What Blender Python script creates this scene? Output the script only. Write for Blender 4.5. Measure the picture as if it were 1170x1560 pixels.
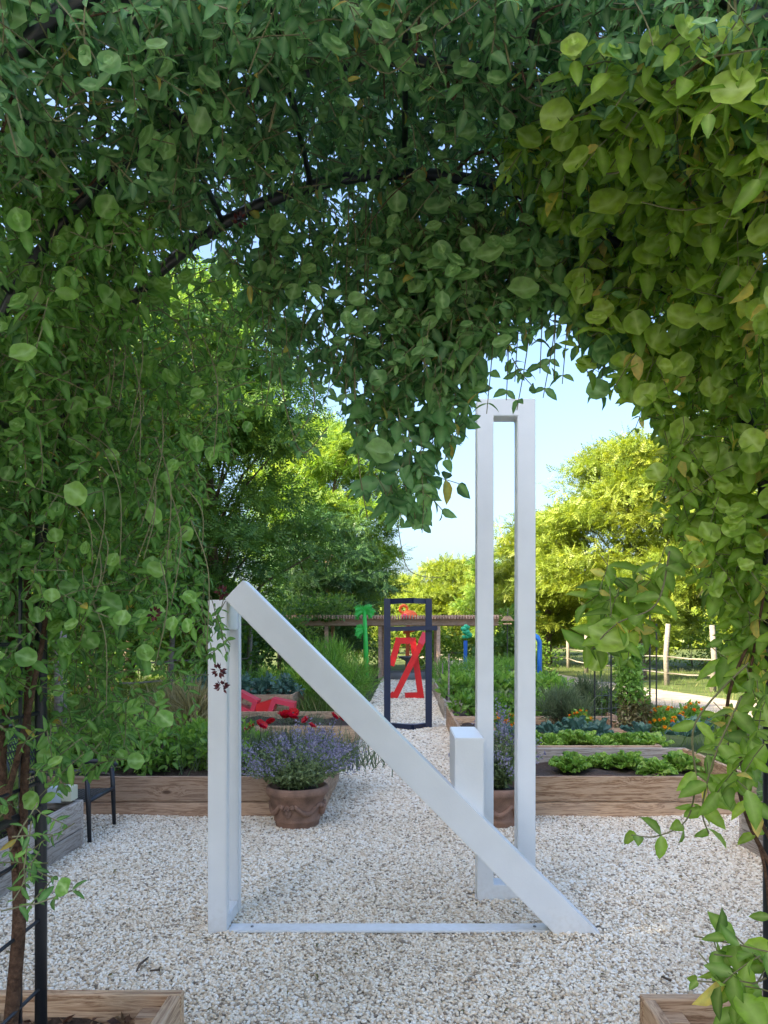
import bpy, bmesh, math, random
import numpy as np
from mathutils import Vector, Matrix

random.seed(7); rng = np.random.default_rng(7)
scene = bpy.context.scene
for o in list(bpy.data.objects): bpy.data.objects.remove(o)
COL = scene.collection

# ------------------------------------------------------------------ camera
F, CX, CY, H = 1172.0, 617.0, 965.0, 1.55          # focal length and principal point in photo pixels, eye height
cam = bpy.data.cameras.new('camera'); camo = bpy.data.objects.new('camera', cam); COL.objects.link(camo)
cam.sensor_fit = 'VERTICAL'; cam.sensor_height = 24.0; cam.sensor_width = 18.0
cam.lens = 24.0 * F / 1560.0
cam.shift_x = -(CX - 585) / 1560.0; cam.shift_y = (CY - 780) / 1560.0
cam.clip_start = 0.05; cam.clip_end = 3000
camo.location = (0, 0, H); camo.rotation_euler = (math.radians(90), 0, 0)
scene.camera = camo
scene.render.resolution_x = 768; scene.render.resolution_y = 1024

# ------------------------------------------------------------------ light
SUN_EL = math.radians(33.0)
SUN_DIR = Vector((-0.86, -0.51, 0)).normalized()      # horizontal direction TO the sun (left, behind the camera)
world = bpy.data.worlds.new('World'); scene.world = world; world.use_nodes = True
wn = world.node_tree.nodes; wl = world.node_tree.links
bgn = wn['Background']
sky = wn.new('ShaderNodeTexSky'); sky.sky_type = 'NISHITA'; sky.sun_disc = False
sky.sun_elevation = SUN_EL
sky.sun_rotation = math.atan2(SUN_DIR.x, SUN_DIR.y)
sky.air_density = 1.0; sky.dust_density = 5.0; sky.ozone_density = 3.5
wsat = wn.new('ShaderNodeHueSaturation'); wsat.inputs['Saturation'].default_value = 1.0      # camera white balance set for open shade
wl.new(sky.outputs['Color'], wsat.inputs['Color']); wl.new(wsat.outputs['Color'], bgn.inputs['Color']); bgn.inputs['Strength'].default_value = 0.15
sun = bpy.data.lights.new('sun', 'SUN'); suno = bpy.data.objects.new('sun', sun); COL.objects.link(suno)
sun.energy = 5.0; sun.angle = math.radians(0.5); sun.color = (1.0, 0.89, 0.60)
to_sun = Vector((SUN_DIR.x * math.cos(SUN_EL), SUN_DIR.y * math.cos(SUN_EL), math.sin(SUN_EL)))
suno.rotation_euler = to_sun.to_track_quat('Z', 'Y').to_euler(); suno.location = (-20, -12, 20)
vs = scene.view_settings
vs.view_transform = 'Standard'; vs.look = 'None'; vs.gamma = 1.0; vs.use_curve_mapping = False
vs.exposure = 1.93
scene.cycles.max_bounces = 10; scene.cycles.diffuse_bounces = 6; scene.cycles.transmission_bounces = 6

# ------------------------------------------------------------------ helpers
def P(px, py, d):
    return Vector(((px - CX) * d / F, d, H - (py - CY) * d / F))
def G(px, py):
    d = F * H / (py - CY); return Vector(((px - CX) * d / F, d, 0))
def tag(o, label=None, cat=None, group=None, kind=None):
    if label: o['label'] = label
    if cat: o['category'] = cat
    if group: o['group'] = group
    if kind: o['kind'] = kind
    return o
def empty(name, loc, label, cat, group=None, rz=0):
    o = bpy.data.objects.new(name, None); COL.objects.link(o); o.location = loc; o.rotation_euler = (0, 0, rz)
    o.empty_display_size = 0.1
    return tag(o, label, cat, group)
def link(name, me, parent=None, loc=None, rot=None, scale=None):
    o = bpy.data.objects.new(name, me); COL.objects.link(o)
    if parent is not None: o.parent = parent
    if loc is not None: o.location = loc
    if rot is not None: o.rotation_euler = rot
    if scale is not None: o.scale = scale
    return o

class MB:
    """collects shapes for one mesh"""
    def __init__(s): s.v = []; s.f = []
    def add(s, vs_, fs_):
        b = len(s.v); s.v += [tuple(p) for p in vs_]; s.f += [tuple(i + b for i in f) for f in fs_]; return s
    def box(s, c, size, M=None):
        x, y, z = [k / 2 for k in size]; c = Vector(c)
        pts = [Vector((a * x, b * y, e * z)) for a in (-1, 1) for b in (-1, 1) for e in (-1, 1)]
        if M is not None: pts = [M @ p for p in pts]
        return s.add([c + p for p in pts], [(0, 1, 3, 2), (4, 6, 7, 5), (0, 4, 5, 1), (2, 3, 7, 6), (0, 2, 6, 4), (1, 5, 7, 3)])
    def beam(s, a, b, w, h, up=(0, 0, 1)):
        a = Vector(a); b = Vector(b); d = b - a; L = d.length; y = d.normalized()
        x = y.cross(Vector(up))
        if x.length < 1e-4: x = y.cross(Vector((0, 1, 0)))
        x.normalize(); z = x.cross(y)
        M = Matrix((x, y, z)).transposed()
        return s.box((a + b) / 2, (w, L, h), M)
    def tube(s, pts, r, n=8, cap=True):
        pts = [Vector(p) for p in pts]; m = len(pts)
        rs = [r] * m if not hasattr(r, '__len__') else list(r)
        ref = Vector((0.31, 0.92, 0.21)).normalized(); base = len(s.v)
        for i, p in enumerate(pts):
            t = (pts[min(i + 1, m - 1)] - pts[max(i - 1, 0)]).normalized()
            x = t.cross(ref)
            if x.length < 1e-3: x = t.cross(Vector((1, 0, 0)))
            x.normalize(); y = t.cross(x)
            for k in range(n):
                a = 2 * math.pi * k / n
                s.v.append(tuple(p + rs[i] * (math.cos(a) * x + math.sin(a) * y)))
        for i in range(m - 1):
            for k in range(n):
                a = base + i * n + k; b = base + i * n + (k + 1) % n
                s.f.append((a, b, b + n, a + n))
        if cap:
            s.f.append(tuple(base + k for k in range(n))[::-1]); s.f.append(tuple(base + (m - 1) * n + k for k in range(n)))
        return s
    def lathe(s, prof, n=32, c=(0, 0, 0), wob=0):
        base = len(s.v); c = Vector(c)
        for (r, z) in prof:
            for k in range(n):
                a = 2 * math.pi * k / n
                s.v.append((c.x + r * math.cos(a), c.y + r * math.sin(a), c.z + z))
        for i in range(len(prof) - 1):
            for k in range(n):
                a = base + i * n + k; b = base + i * n + (k + 1) % n
                s.f.append((a, b, b + n, a + n))
        return s
    def ball(s, c, r, nu=10, nv=7, sc=(1, 1, 1)):
        base = len(s.v); c = Vector(c)
        for i in range(nv + 1):
            t = math.pi * i / nv
            for k in range(nu):
                a = 2 * math.pi * k / nu
                s.v.append((c.x + r * sc[0] * math.sin(t) * math.cos(a), c.y + r * sc[1] * math.sin(t) * math.sin(a), c.z + r * sc[2] * math.cos(t)))
        for i in range(nv):
            for k in range(nu):
                a = base + i * nu + k; b = base + i * nu + (k + 1) % nu
                s.f.append((a, a + nu, b + nu, b))
        return s
    def build(s, name, mat, parent=None, smooth=False, bevel=0, loc=None):
        me = bpy.data.meshes.new(name); me.from_pydata(s.v, [], s.f); me.validate(); me.materials.append(mat)
        bm = bmesh.new(); bm.from_mesh(me)
        bmesh.ops.recalc_face_normals(bm, faces=bm.faces)
        if bevel:
            es = [e for e in bm.edges if len(e.link_faces) == 2 and e.calc_face_angle(0) > 0.6]
            bmesh.ops.bevel(bm, geom=es, offset=bevel, segments=2, affect='EDGES', clamp_overlap=True)
        bm.to_mesh(me); bm.free()
        if smooth: me.polygons.foreach_set('use_smooth', [True] * len(me.polygons))
        return link(name, me, parent, loc)

def np_mesh(name, V, Fc, mat, attrs=None, smooth=True):
    """V (n,3), Fc (m,k) all of one size"""
    me = bpy.data.meshes.new(name); n = len(V); m, k = Fc.shape
    me.vertices.add(n); me.vertices.foreach_set('co', np.ascontiguousarray(V, dtype=np.float32).ravel())
    me.loops.add(m * k); me.loops.foreach_set('vertex_index', np.ascontiguousarray(Fc, dtype=np.int32).ravel())
    me.polygons.add(m); me.polygons.foreach_set('loop_start', np.arange(0, m * k, k, dtype=np.int32))
    me.polygons.foreach_set('loop_total', np.full(m, k, dtype=np.int32))
    if smooth: me.polygons.foreach_set('use_smooth', np.ones(m, dtype=bool))
    for an, av in (attrs or {}).items():
        a = me.attributes.new(an, 'FLOAT', 'POINT'); a.data.foreach_set('value', np.ascontiguousarray(av, dtype=np.float32))
    me.materials.append(mat); me.update(calc_edges=True)
    return me
def unit(a): return a / np.maximum(np.linalg.norm(a, axis=-1, keepdims=True), 1e-9)
def frames(Y, N):
    """rotation matrices with local y along Y, local z near N"""
    Y = unit(Y); X = unit(np.cross(Y, N)); Z = np.cross(X, Y)
    return np.stack([X, Y, Z], axis=-1)
def scatter(name, tmpl, pos, R, sc, tone, mat, pale=None):
    """one mesh of many copies of a template (verts, tris, pale per vertex)"""
    tv, tf, tp = tmpl; n = len(pos); k = len(tv)
    sc = np.asarray(sc); sc = sc[:, None] * np.ones((1, 3)) if sc.ndim == 1 else sc
    V = np.einsum('nij,nkj->nki', R, tv[None] * sc[:, None, :]) + pos[:, None, :]
    Fc = (tf[None] + (np.arange(n) * k)[:, None, None]).reshape(-1, tf.shape[1])
    return np_mesh(name, V.reshape(-1, 3), Fc, mat, {'tone': np.repeat(tone, k), 'pale': np.tile(tp, n)})
def merge(name, metas, mat):
    """metas: list of (V,F,tone,pale)"""
    off = 0; Vs, Fs, T, Pp = [], [], [], []
    for V, Fc, t, p in metas:
        Vs.append(V); Fs.append(Fc + off); T.append(t); Pp.append(p); off += len(V)
    return np_mesh(name, np.concatenate(Vs), np.concatenate(Fs), mat, {'tone': np.concatenate(T), 'pale': np.concatenate(Pp)})
def inst(tmpl, pos, R, sc, tone):
    tv, tf, tp = tmpl; n = len(pos); k = len(tv)
    sc = np.asarray(sc, dtype=float); sc = sc[:, None] * np.ones((1, 3)) if sc.ndim == 1 else sc
    V = (np.einsum('nij,nkj->nki', R, tv[None] * sc[:, None, :]) + pos[:, None, :]).reshape(-1, 3)
    Fc = (tf[None] + (np.arange(n) * k)[:, None, None]).reshape(-1, 3)
    return V, Fc, np.repeat(tone, k), np.tile(tp, n)

# leaf templates: base at origin, tip along +y, face towards +z
def T(v, f, p=None):
    v = np.array(v, dtype=float); f = np.array(f, dtype=int)
    return v, f, (np.zeros(len(v)) if p is None else np.array(p, dtype=float))
OVATE = T([(0, 0, 0), (0, .35, .035), (0, .7, .02), (0, 1, -.07),
           (.17, .15, .07), (.25, .4, .10), (.16, .75, .04), (-.17, .15, .07), (-.25, .4, .10), (-.16, .75, .04)],
          [(0, 4, 1), (4, 5, 1), (1, 5, 2), (5, 6, 2), (2, 6, 3), (0, 1, 7), (7, 1, 8), (1, 2, 8), (8, 2, 9), (2, 3, 9)],
          [.55, .4, .3, .1, 0, 0, 0, 0, 0, 0])
CURL = (OVATE[0] * np.array([.9, 1, 1]) + np.stack([.06 * OVATE[0][:, 1] ** 2, 0 * OVATE[0][:, 1], -.22 * OVATE[0][:, 1] ** 2 + .5 * np.abs(OVATE[0][:, 0])], 1), OVATE[1], OVATE[2])
NARROW = (OVATE[0] * np.array([.66, 1, 1]), OVATE[1], OVATE[2])
def disc():
    v = [(0, 0, 0)]; p = [1.0]; f = []
    n = 14
    for k in range(n):
        a = 2 * math.pi * k / n; v.append((.27 * math.cos(a), .27 * math.sin(a), .05)); p.append(.85 if k % 7 == 0 else .08)
    for k in range(n):
        a = 2 * math.pi * k / n; r = .5 * (1.10 if k % 7 == 0 else 1.0) * (1 + .05 * math.sin(5 * a + 1))
        v.append((r * math.cos(a), r * math.sin(a), .13 + .03 * math.sin(3 * a))); p.append(.6 if k % 7 == 0 else .26)
    for k in range(n):
        a = 1 + k; b = 1 + (k + 1) % n
        f += [(0, a, b), (a, a + n, b + n), (a, b + n, b)]
    return T(v, f, p)
DISC = disc()
RHOMB = T([(0, 0, 0), (.3, .45, .06), (0, 1, 0), (-.3, .45, .06)], [(0, 1, 2), (0, 2, 3)])
def pinnate(n=4):
    v, f = [], []
    for i in range(n):
        for s in (-1, 1):
            y = .1 + .8 * i / n; b = len(v); L = .36 * (1 - .4 * i / n)
            v += [(0, y, 0), (s * L * .5, y + .02, -.01), (s * L, y + .14, -.06), (s * L * .45, y + .17, .0)]
            f += [(b, b + 1, b + 2), (b, b + 2, b + 3)] if s > 0 else [(b, b + 2, b + 1), (b, b + 3, b + 2)]
    b = len(v); v += [(0, .85, 0), (.09, 1, 0), (0, 1.22, -.05), (-.09, 1, 0)]; f += [(b, b + 1, b + 2), (b, b + 2, b + 3)]
    return T(v, f)
PINN = pinnate()
BLADE = T([(-.03, 0, 0), (.03, 0, 0), (.022, .5, .04), (-.022, .5, .04), (0, 1, .22)], [(0, 1, 2), (0, 2, 3), (3, 2, 4)])
def ruffle():
    v, f, p = [], [], []
    nx, ny = 7, 6
    for j in range(ny):
        t = j / (ny - 1); w = .12 + .36 * math.sin(math.pi * min(1, t * .62 + .06)) if t < 1 else .30
        for i in range(nx):
            u = i / (nx - 1) * 2 - 1
            v.append((u * w * (1 + .12 * math.sin(7 * t + 3 * u)), t + (-.10 * u * u * t), -.12 * t * t - .10 * (1 - abs(u)) * t + (.10 * math.sin(11 * u + 6 * t) + .05 * math.sin(19 * t)) * t))
            p.append(.9 * (1 - abs(u)) * (1 - t) + .1)
    for j in range(ny - 1):
        for i in range(nx - 1):
            a = j * nx + i; f += [(a, a + 1, a + nx + 1), (a, a + nx + 1, a + nx)]
    return T(v, f, p)
RUF = ruffle()

# ------------------------------------------------------------------ materials
def mat_new(name):
    m = bpy.data.materials.new(name); m.use_nodes = True; nt = m.node_tree
    return m, nt.nodes, nt.links, nt.nodes['Principled BSDF']
def ramp(nodes, stops):
    r = nodes.new('ShaderNodeValToRGB'); e = r.color_ramp.elements
    while len(e) < len(stops): e.new(0.5)
    for el, (p, c) in zip(e, stops): el.position = p; el.color = (*c, 1)
    return r
def leaf_mat(name, stops, pale=(.35, .48, .12), trans=.4, rough=.45, tint=1.0, spec=.4, use_obj=False):
    m, N, L, b = mat_new(name)
    a = N.new('ShaderNodeAttribute'); a.attribute_name = 'tone'
    r = ramp(N, stops); L.new(a.outputs['Fac'], r.inputs[0])
    g = N.new('ShaderNodeNewGeometry')
    nz = N.new('ShaderNodeTexNoise'); nz.inputs['Scale'].default_value = 60; nz.inputs['Detail'].default_value = 2
    L.new(g.outputs['Position'], nz.inputs['Vector'])
    hv = N.new('ShaderNodeHueSaturation'); L.new(r.outputs[0], hv.inputs['Color'])
    mr = N.new('ShaderNodeMapRange'); L.new(nz.outputs[0], mr.inputs[0])
    mr.inputs[1].default_value = .3; mr.inputs[2].default_value = .7; mr.inputs[3].default_value = .78; mr.inputs[4].default_value = 1.2
    L.new(mr.outputs[0], hv.inputs['Value'])
    p = N.new('ShaderNodeAttribute'); p.attribute_name = 'pale'
    mx = N.new('ShaderNodeMix'); mx.data_type = 'RGBA'; L.new(p.outputs['Fac'], mx.inputs[0])
    L.new(hv.outputs[0], mx.inputs[6]); mx.inputs[7].default_value = (*pale, 1)
    L.new(mx.outputs[2], b.inputs['Base Color']); b.inputs['Roughness'].default_value = rough
    b.inputs['Specular IOR Level'].default_value = spec
    tr = N.new('ShaderNodeBsdfTranslucent')
    h2 = N.new('ShaderNodeHueSaturation'); h2.inputs['Saturation'].default_value = 1.1; h2.inputs['Value'].default_value = 1.5 * tint
    h2.inputs['Hue'].default_value = .485
    L.new(mx.outputs[2], h2.inputs['Color']); L.new(h2.outputs[0], tr.inputs['Color'])
    ms = N.new('ShaderNodeMixShader'); ms.inputs[0].default_value = trans
    L.new(b.outputs[0], ms.inputs[1]); L.new(tr.outputs[0], ms.inputs[2])
    L.new(ms.outputs[0], N['Material Output'].inputs['Surface'])
    return m
def paint(name, col, rough=.4, bump=.0, metallic=0, var=.06, scale=6):
    m, N, L, b = mat_new(name)
    tc = N.new('ShaderNodeTexCoord'); nz = N.new('ShaderNodeTexNoise'); nz.inputs['Scale'].default_value = scale; nz.inputs['Detail'].default_value = 6
    L.new(tc.outputs['Object'], nz.inputs['Vector'])
    lo = tuple(c * (1 - var * 1.5) for c in col); hi = tuple(min(1, c * (1 + var)) for c in col)
    r = ramp(N, [(.3, lo), (.7, hi)]); L.new(nz.outputs[0], r.inputs[0]); L.new(r.outputs[0], b.inputs['Base Color'])
    mr = N.new('ShaderNodeMapRange'); L.new(nz.outputs[0], mr.inputs[0]); mr.inputs[3].default_value = rough - .08; mr.inputs[4].default_value = rough + .12
    L.new(mr.outputs[0], b.inputs['Roughness']); b.inputs['Metallic'].default_value = metallic
    if bump:
        n2 = N.new('ShaderNodeTexNoise'); n2.inputs['Scale'].default_value = 90; n2.inputs['Detail'].default_value = 4
        L.new(tc.outputs['Object'], n2.inputs['Vector'])
        bp = N.new('ShaderNodeBump'); bp.inputs['Strength'].default_value = bump; bp.inputs['Distance'].default_value = .01
        L.new(n2.outputs[0], bp.inputs['Height']); L.new(bp.outputs[0], b.inputs['Normal'])
    return m
def wood(name, dark, mid, light, knots=True):
    m, N, L, b = mat_new(name)
    tc = N.new('ShaderNodeTexCoord'); oi = N.new('ShaderNodeObjectInfo')
    off = N.new('ShaderNodeVectorMath'); off.operation = 'MULTIPLY_ADD'
    cmb = N.new('ShaderNodeCombineXYZ'); L.new(oi.outputs['Random'], cmb.inputs[0]); L.new(oi.outputs['Random'], cmb.inputs[1]); L.new(oi.outputs['Random'], cmb.inputs[2])
    off.inputs[1].default_value = (37, 19, 53); L.new(cmb.outputs[0], off.inputs[0]); L.new(tc.outputs['Object'], off.inputs[2])
    # knots bend the grain
    vo = N.new('ShaderNodeTexVoronoi'); vo.inputs['Scale'].default_value = 1.0
    mpk = N.new('ShaderNodeMapping'); mpk.inputs['Scale'].default_value = (2.0, 5.2, 5.2); L.new(off.outputs[0], mpk.inputs['Vector']); L.new(mpk.outputs[0], vo.inputs['Vector'])
    mp = N.new('ShaderNodeMapping'); mp.inputs['Scale'].default_value = (1.5, 22, 22); L.new(off.outputs[0], mp.inputs['Vector'])
    kd = N.new('ShaderNodeMapRange'); L.new(vo.outputs['Distance'], kd.inputs[0]); kd.inputs[1].default_value = 0; kd.inputs[2].default_value = .34; kd.inputs[3].default_value = 1; kd.inputs[4].default_value = 0
    sh = N.new('ShaderNodeVectorMath'); sh.operation = 'MULTIPLY_ADD'; L.new(kd.outputs[0], sh.inputs[0]); sh.inputs[1].default_value = (0, .9, .9); L.new(mp.outputs[0], sh.inputs[2])
    nz = N.new('ShaderNodeTexNoise'); nz.inputs['Scale'].default_value = 1.6; nz.inputs['Detail'].default_value = 7; nz.inputs['Roughness'].default_value = .62; nz.inputs['Distortion'].default_value = .5
    L.new(sh.outputs[0], nz.inputs['Vector'])
    wv = N.new('ShaderNodeMath'); wv.operation = 'PINGPONG'; ml = N.new('ShaderNodeMath'); ml.operation = 'MULTIPLY'; ml.inputs[1].default_value = 5
    L.new(nz.outputs[0], ml.inputs[0]); L.new(ml.outputs[0], wv.inputs[0]); wv.inputs[1].default_value = .5
    r = ramp(N, [(0, dark), (.22, mid), (.5, light)]); L.new(wv.outputs[0], r.inputs[0])
    # weathering
    n2 = N.new('ShaderNodeTexNoise'); n2.inputs['Scale'].default_value = 2.2; n2.inputs['Detail'].default_value = 5; L.new(off.outputs[0], n2.inputs['Vector'])
    mx = N.new('ShaderNodeMix'); mx.data_type = 'RGBA'; mrw = N.new('ShaderNodeMapRange'); L.new(n2.outputs[0], mrw.inputs[0]); mrw.inputs[1].default_value = .42; mrw.inputs[2].default_value = .72; mrw.inputs[4].default_value = .32
    L.new(mrw.outputs[0], mx.inputs[0]); L.new(r.outputs[0], mx.inputs[6]); mx.inputs[7].default_value = (.40, .325, .26, 1)
    km = N.new('ShaderNodeMapRange'); L.new(vo.outputs['Distance'], km.inputs[0]); km.inputs[1].default_value = .05; km.inputs[2].default_value = .11; km.inputs[3].default_value = .85 if knots else 0; km.inputs[4].default_value = 0
    mk = N.new('ShaderNodeMix'); mk.data_type = 'RGBA'; L.new(km.outputs[0], mk.inputs[0]); L.new(mx.outputs[2], mk.inputs[6]); mk.inputs[7].default_value = (.09, .045, .025, 1)
    hv = N.new('ShaderNodeHueSaturation'); vr = N.new('ShaderNodeMapRange'); L.new(oi.outputs['Random'], vr.inputs[0]); vr.inputs[3].default_value = .78; vr.inputs[4].default_value = 1.15
    L.new(vr.outputs[0], hv.inputs['Value']); L.new(mk.outputs[2], hv.inputs['Color'])
    L.new(hv.outputs[0], b.inputs['Base Color']); b.inputs['Roughness'].default_value = .75; b.inputs['Specular IOR Level'].default_value = .25
    bp = N.new('ShaderNodeBump'); bp.inputs['Strength'].default_value = .35; bp.inputs['Distance'].default_value = .006; L.new(wv.outputs[0], bp.inputs['Height']); L.new(bp.outputs[0], b.inputs['Normal'])
    return m
def ground_mat(name, stops, scale, bump=.4, rough=.9, vor=False, stops2=None):
    m, N, L, b = mat_new(name)
    g = N.new('ShaderNodeNewGeometry')
    nz = N.new('ShaderNodeTexNoise'); nz.inputs['Scale'].default_value = scale; nz.inputs['Detail'].default_value = 8; nz.inputs['Roughness'].default_value = .65
    L.new(g.outputs['Position'], nz.inputs['Vector'])
    if vor:
        v = N.new('ShaderNodeTexVoronoi'); v.inputs['Scale'].default_value = scale; L.new(g.outputs['Position'], v.inputs['Vector'])
        r = ramp(N, stops); L.new(v.outputs['Color'], r.inputs[0]); h = v.outputs['Distance']
    else:
        r = ramp(N, stops); L.new(nz.outputs[0], r.inputs[0]); h = nz.outputs[0]
    L.new(r.outputs[0], b.inputs['Base Color']); b.inputs['Roughness'].default_value = rough; b.inputs['Specular IOR Level'].default_value = .2
    bp = N.new('ShaderNodeBump'); bp.inputs['Strength'].default_value = bump; bp.inputs['Distance'].default_value = .02
    L.new(h, bp.inputs['Height']); L.new(bp.outputs[0], b.inputs['Normal'])
    return m

M = {}
M['white'] = paint('white_paint', (.76, .765, .755), .32, .05, var=.025)
def splash(m):
    N, L = m.node_tree.nodes, m.node_tree.links; b = N['Principled BSDF']; src = b.inputs['Base Color'].links[0].from_socket
    g_ = N.new('ShaderNodeNewGeometry'); sp = N.new('ShaderNodeSeparateXYZ'); L.new(g_.outputs['Position'], sp.inputs[0])
    nz = N.new('ShaderNodeTexNoise'); nz.inputs['Scale'].default_value = 38; nz.inputs['Detail'].default_value = 8; L.new(g_.outputs['Position'], nz.inputs['Vector'])
    a_ = N.new('ShaderNodeMapRange'); L.new(sp.outputs['Z'], a_.inputs[0]); a_.inputs[1].default_value = .0; a_.inputs[2].default_value = .22; a_.inputs[3].default_value = .33; a_.inputs[4].default_value = -.12
    ad = N.new('ShaderNodeMath'); ad.operation = 'ADD'; L.new(nz.outputs[0], ad.inputs[0]); L.new(a_.outputs[0], ad.inputs[1])
    mr = N.new('ShaderNodeMapRange'); L.new(ad.outputs[0], mr.inputs[0]); mr.inputs[1].default_value = .56; mr.inputs[2].default_value = .95; mr.inputs[4].default_value = .22
    mx = N.new('ShaderNodeMix'); mx.data_type = 'RGBA'; L.new(mr.outputs[0], mx.inputs[0]); L.new(src, mx.inputs[6]); mx.inputs[7].default_value = (.42, .36, .28, 1); L.new(mx.outputs[2], b.inputs['Base Color'])
splash(M['white'])
M['navy'] = paint('navy_paint', (.012, .020, .055), .4)
M['red'] = paint('red_paint', (.74, .012, .014), .4)
M['pink'] = paint('pink_paint', (.74, .045, .085), .42)
M['orange'] = paint('orange_paint', (.85, .13, .02), .42)
M['green_paint'] = paint('green_paint', (.05, .60, .08), .4)
M['teal'] = paint('teal_paint', (.03, .48, .24), .4)
M['blue'] = paint('blue_paint', (.015, .13, .50), .4)
M['black'] = paint('black_metal', (.018, .020, .024), .42, .1)
M['steel'] = paint('grey_metal', (.16, .17, .18), .5, .1)
M['terra'] = paint('terracotta', (.27, .155, .105), .8, .5, var=.28, scale=9)
M['wood'] = wood('pine_boards', (.27, .145, .075), (.52, .325, .185), (.66, .45, .28))
M['wood_red'] = wood('cedar_boards', (.26, .145, .085), (.43, .27, .165), (.54, .36, .235))
M['wood_grey'] = wood('weathered_boards', (.25, .20, .16), (.42, .35, .29), (.55, .48, .41))
M['post'] = wood('grey_posts', (.15, .13, .105), (.25, .215, .18), (.33, .29, .245), False)
M['perg'] = wood('pergola_boards', (.38, .22, .15), (.58, .37, .27), (.68, .47, .36), False)
M['soil'] = ground_mat('soil', [(.3, (.030, .020, .014)), (.6, (.085, .060, .045)), (.75, (.17, .13, .10))], 45, 1.0)
M['bark'] = ground_mat('bark', [(.3, (.07, .05, .035)), (.7, (.20, .155, .115))], 14, 1.0)
M['stem'] = ground_mat('vine_bark', [(.3, (.06, .032, .02)), (.7, (.20, .115, .07))], 60, 1.0)
M['twig'] = paint('green_twig', (.16, .15, .07), .7)
M['grass_g'] = ground_mat('meadow_ground', [(.3, (.045, .062, .016)), (.55, (.09, .115, .032)), (.75, (.17, .155, .06))], 1.6, .6)
M['road'] = ground_mat('dirt_road', [(.3, (.27, .215, .165)), (.7, (.45, .385, .31))], 3.0, .5)
M['gravel'] = ground_mat('gravel_bed', [(0, (.32, .26, .19)), (.3, (.58, .50, .40)), (.6, (.74, .68, .59)), (1, (.84, .80, .74))], 62, .8, .8, True)
M['carton'] = paint('carton', (.55, .62, .66), .6); M['carton2'] = paint('carton_cream', (.62, .60, .44), .6)
M['hose'] = paint('drip_hose', (.10, .055, .035), .6)
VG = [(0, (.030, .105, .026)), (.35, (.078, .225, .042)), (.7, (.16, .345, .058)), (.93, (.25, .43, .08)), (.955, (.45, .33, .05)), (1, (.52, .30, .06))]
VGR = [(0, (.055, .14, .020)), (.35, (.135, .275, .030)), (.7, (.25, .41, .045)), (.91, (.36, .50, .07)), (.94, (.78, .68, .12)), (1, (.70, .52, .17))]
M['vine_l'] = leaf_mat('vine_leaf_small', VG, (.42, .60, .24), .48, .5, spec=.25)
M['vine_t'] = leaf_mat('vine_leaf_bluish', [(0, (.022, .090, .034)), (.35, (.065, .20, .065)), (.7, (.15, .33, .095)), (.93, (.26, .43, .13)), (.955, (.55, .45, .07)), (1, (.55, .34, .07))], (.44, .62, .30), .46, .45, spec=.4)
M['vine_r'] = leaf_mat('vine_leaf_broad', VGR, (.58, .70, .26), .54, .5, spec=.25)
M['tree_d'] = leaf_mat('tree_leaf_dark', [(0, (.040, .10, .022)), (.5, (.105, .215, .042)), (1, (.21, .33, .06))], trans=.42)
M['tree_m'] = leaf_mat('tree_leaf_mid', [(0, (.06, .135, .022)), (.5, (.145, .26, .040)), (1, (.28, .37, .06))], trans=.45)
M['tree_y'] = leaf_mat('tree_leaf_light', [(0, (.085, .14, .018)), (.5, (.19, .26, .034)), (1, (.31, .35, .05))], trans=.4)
M['conifer'] = leaf_mat('conifer_leaf', [(0, (.026, .07, .026)), (.5, (.062, .145, .046)), (1, (.12, .22, .06))], trans=.3)
M['grass'] = leaf_mat('grass_blade', [(0, (0.068, 0.115, 0.027)), (.5, (0.135, 0.209, 0.047)), (.8, (0.230, 0.257, 0.081)), (1, (0.446, 0.378, 0.176))], trans=.4)
M['lettuce'] = leaf_mat('lettuce_leaf', [(0, (.12, .28, .03)), (.5, (.25, .44, .06)), (1, (.42, .58, .13))], pale=(.40, .50, .20), trans=.4, rough=.35)
M['herb'] = leaf_mat('herb_leaf', [(0, (.06, .17, .028)), (.5, (.15, .32, .05)), (1, (.28, .45, .09))], trans=.42)
M['kale'] = leaf_mat('kale_leaf', [(0, (0.033, 0.098, 0.068)), (.5, (0.075, 0.180, 0.128)), (1, (0.165, 0.285, 0.210))], pale=(.30, .40, .32), trans=.25)
M['sage'] = leaf_mat('catmint_leaf', [(0, (.06, .095, .045)), (.5, (.115, .16, .075)), (1, (.19, .23, .12))], trans=.35)
M['purple'] = leaf_mat('catmint_flower', [(0, (.16, .135, .215)), (.5, (.28, .25, .34)), (1, (.42, .39, .46))], trans=.3)
M['yflower'] = leaf_mat('marigold_flower', [(0, (.75, .20, .01)), (.5, (.80, .33, .015)), (1, (.82, .50, .03))], trans=.3)
M['poppy'] = leaf_mat('poppy_petal', [(0, (.55, .010, .012)), (1, (.70, .022, .02))], pale=(.5, .01, .01), trans=.3)
M['seed'] = leaf_mat('vine_seed_head', [(0, (.05, .010, .012)), (1, (.12, .022, .022))], trans=.2)
M['amaranth'] = leaf_mat('brown_leaf', [(0, (.07, .035, .025)), (.5, (.14, .08, .05)), (1, (.22, .16, .09))], trans=.3)
M['straw'] = leaf_mat('straw_grass', [(0, (.16, .14, .05)), (.5, (.30, .26, .11)), (1, (.42, .36, .19))], trans=.4)

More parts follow.
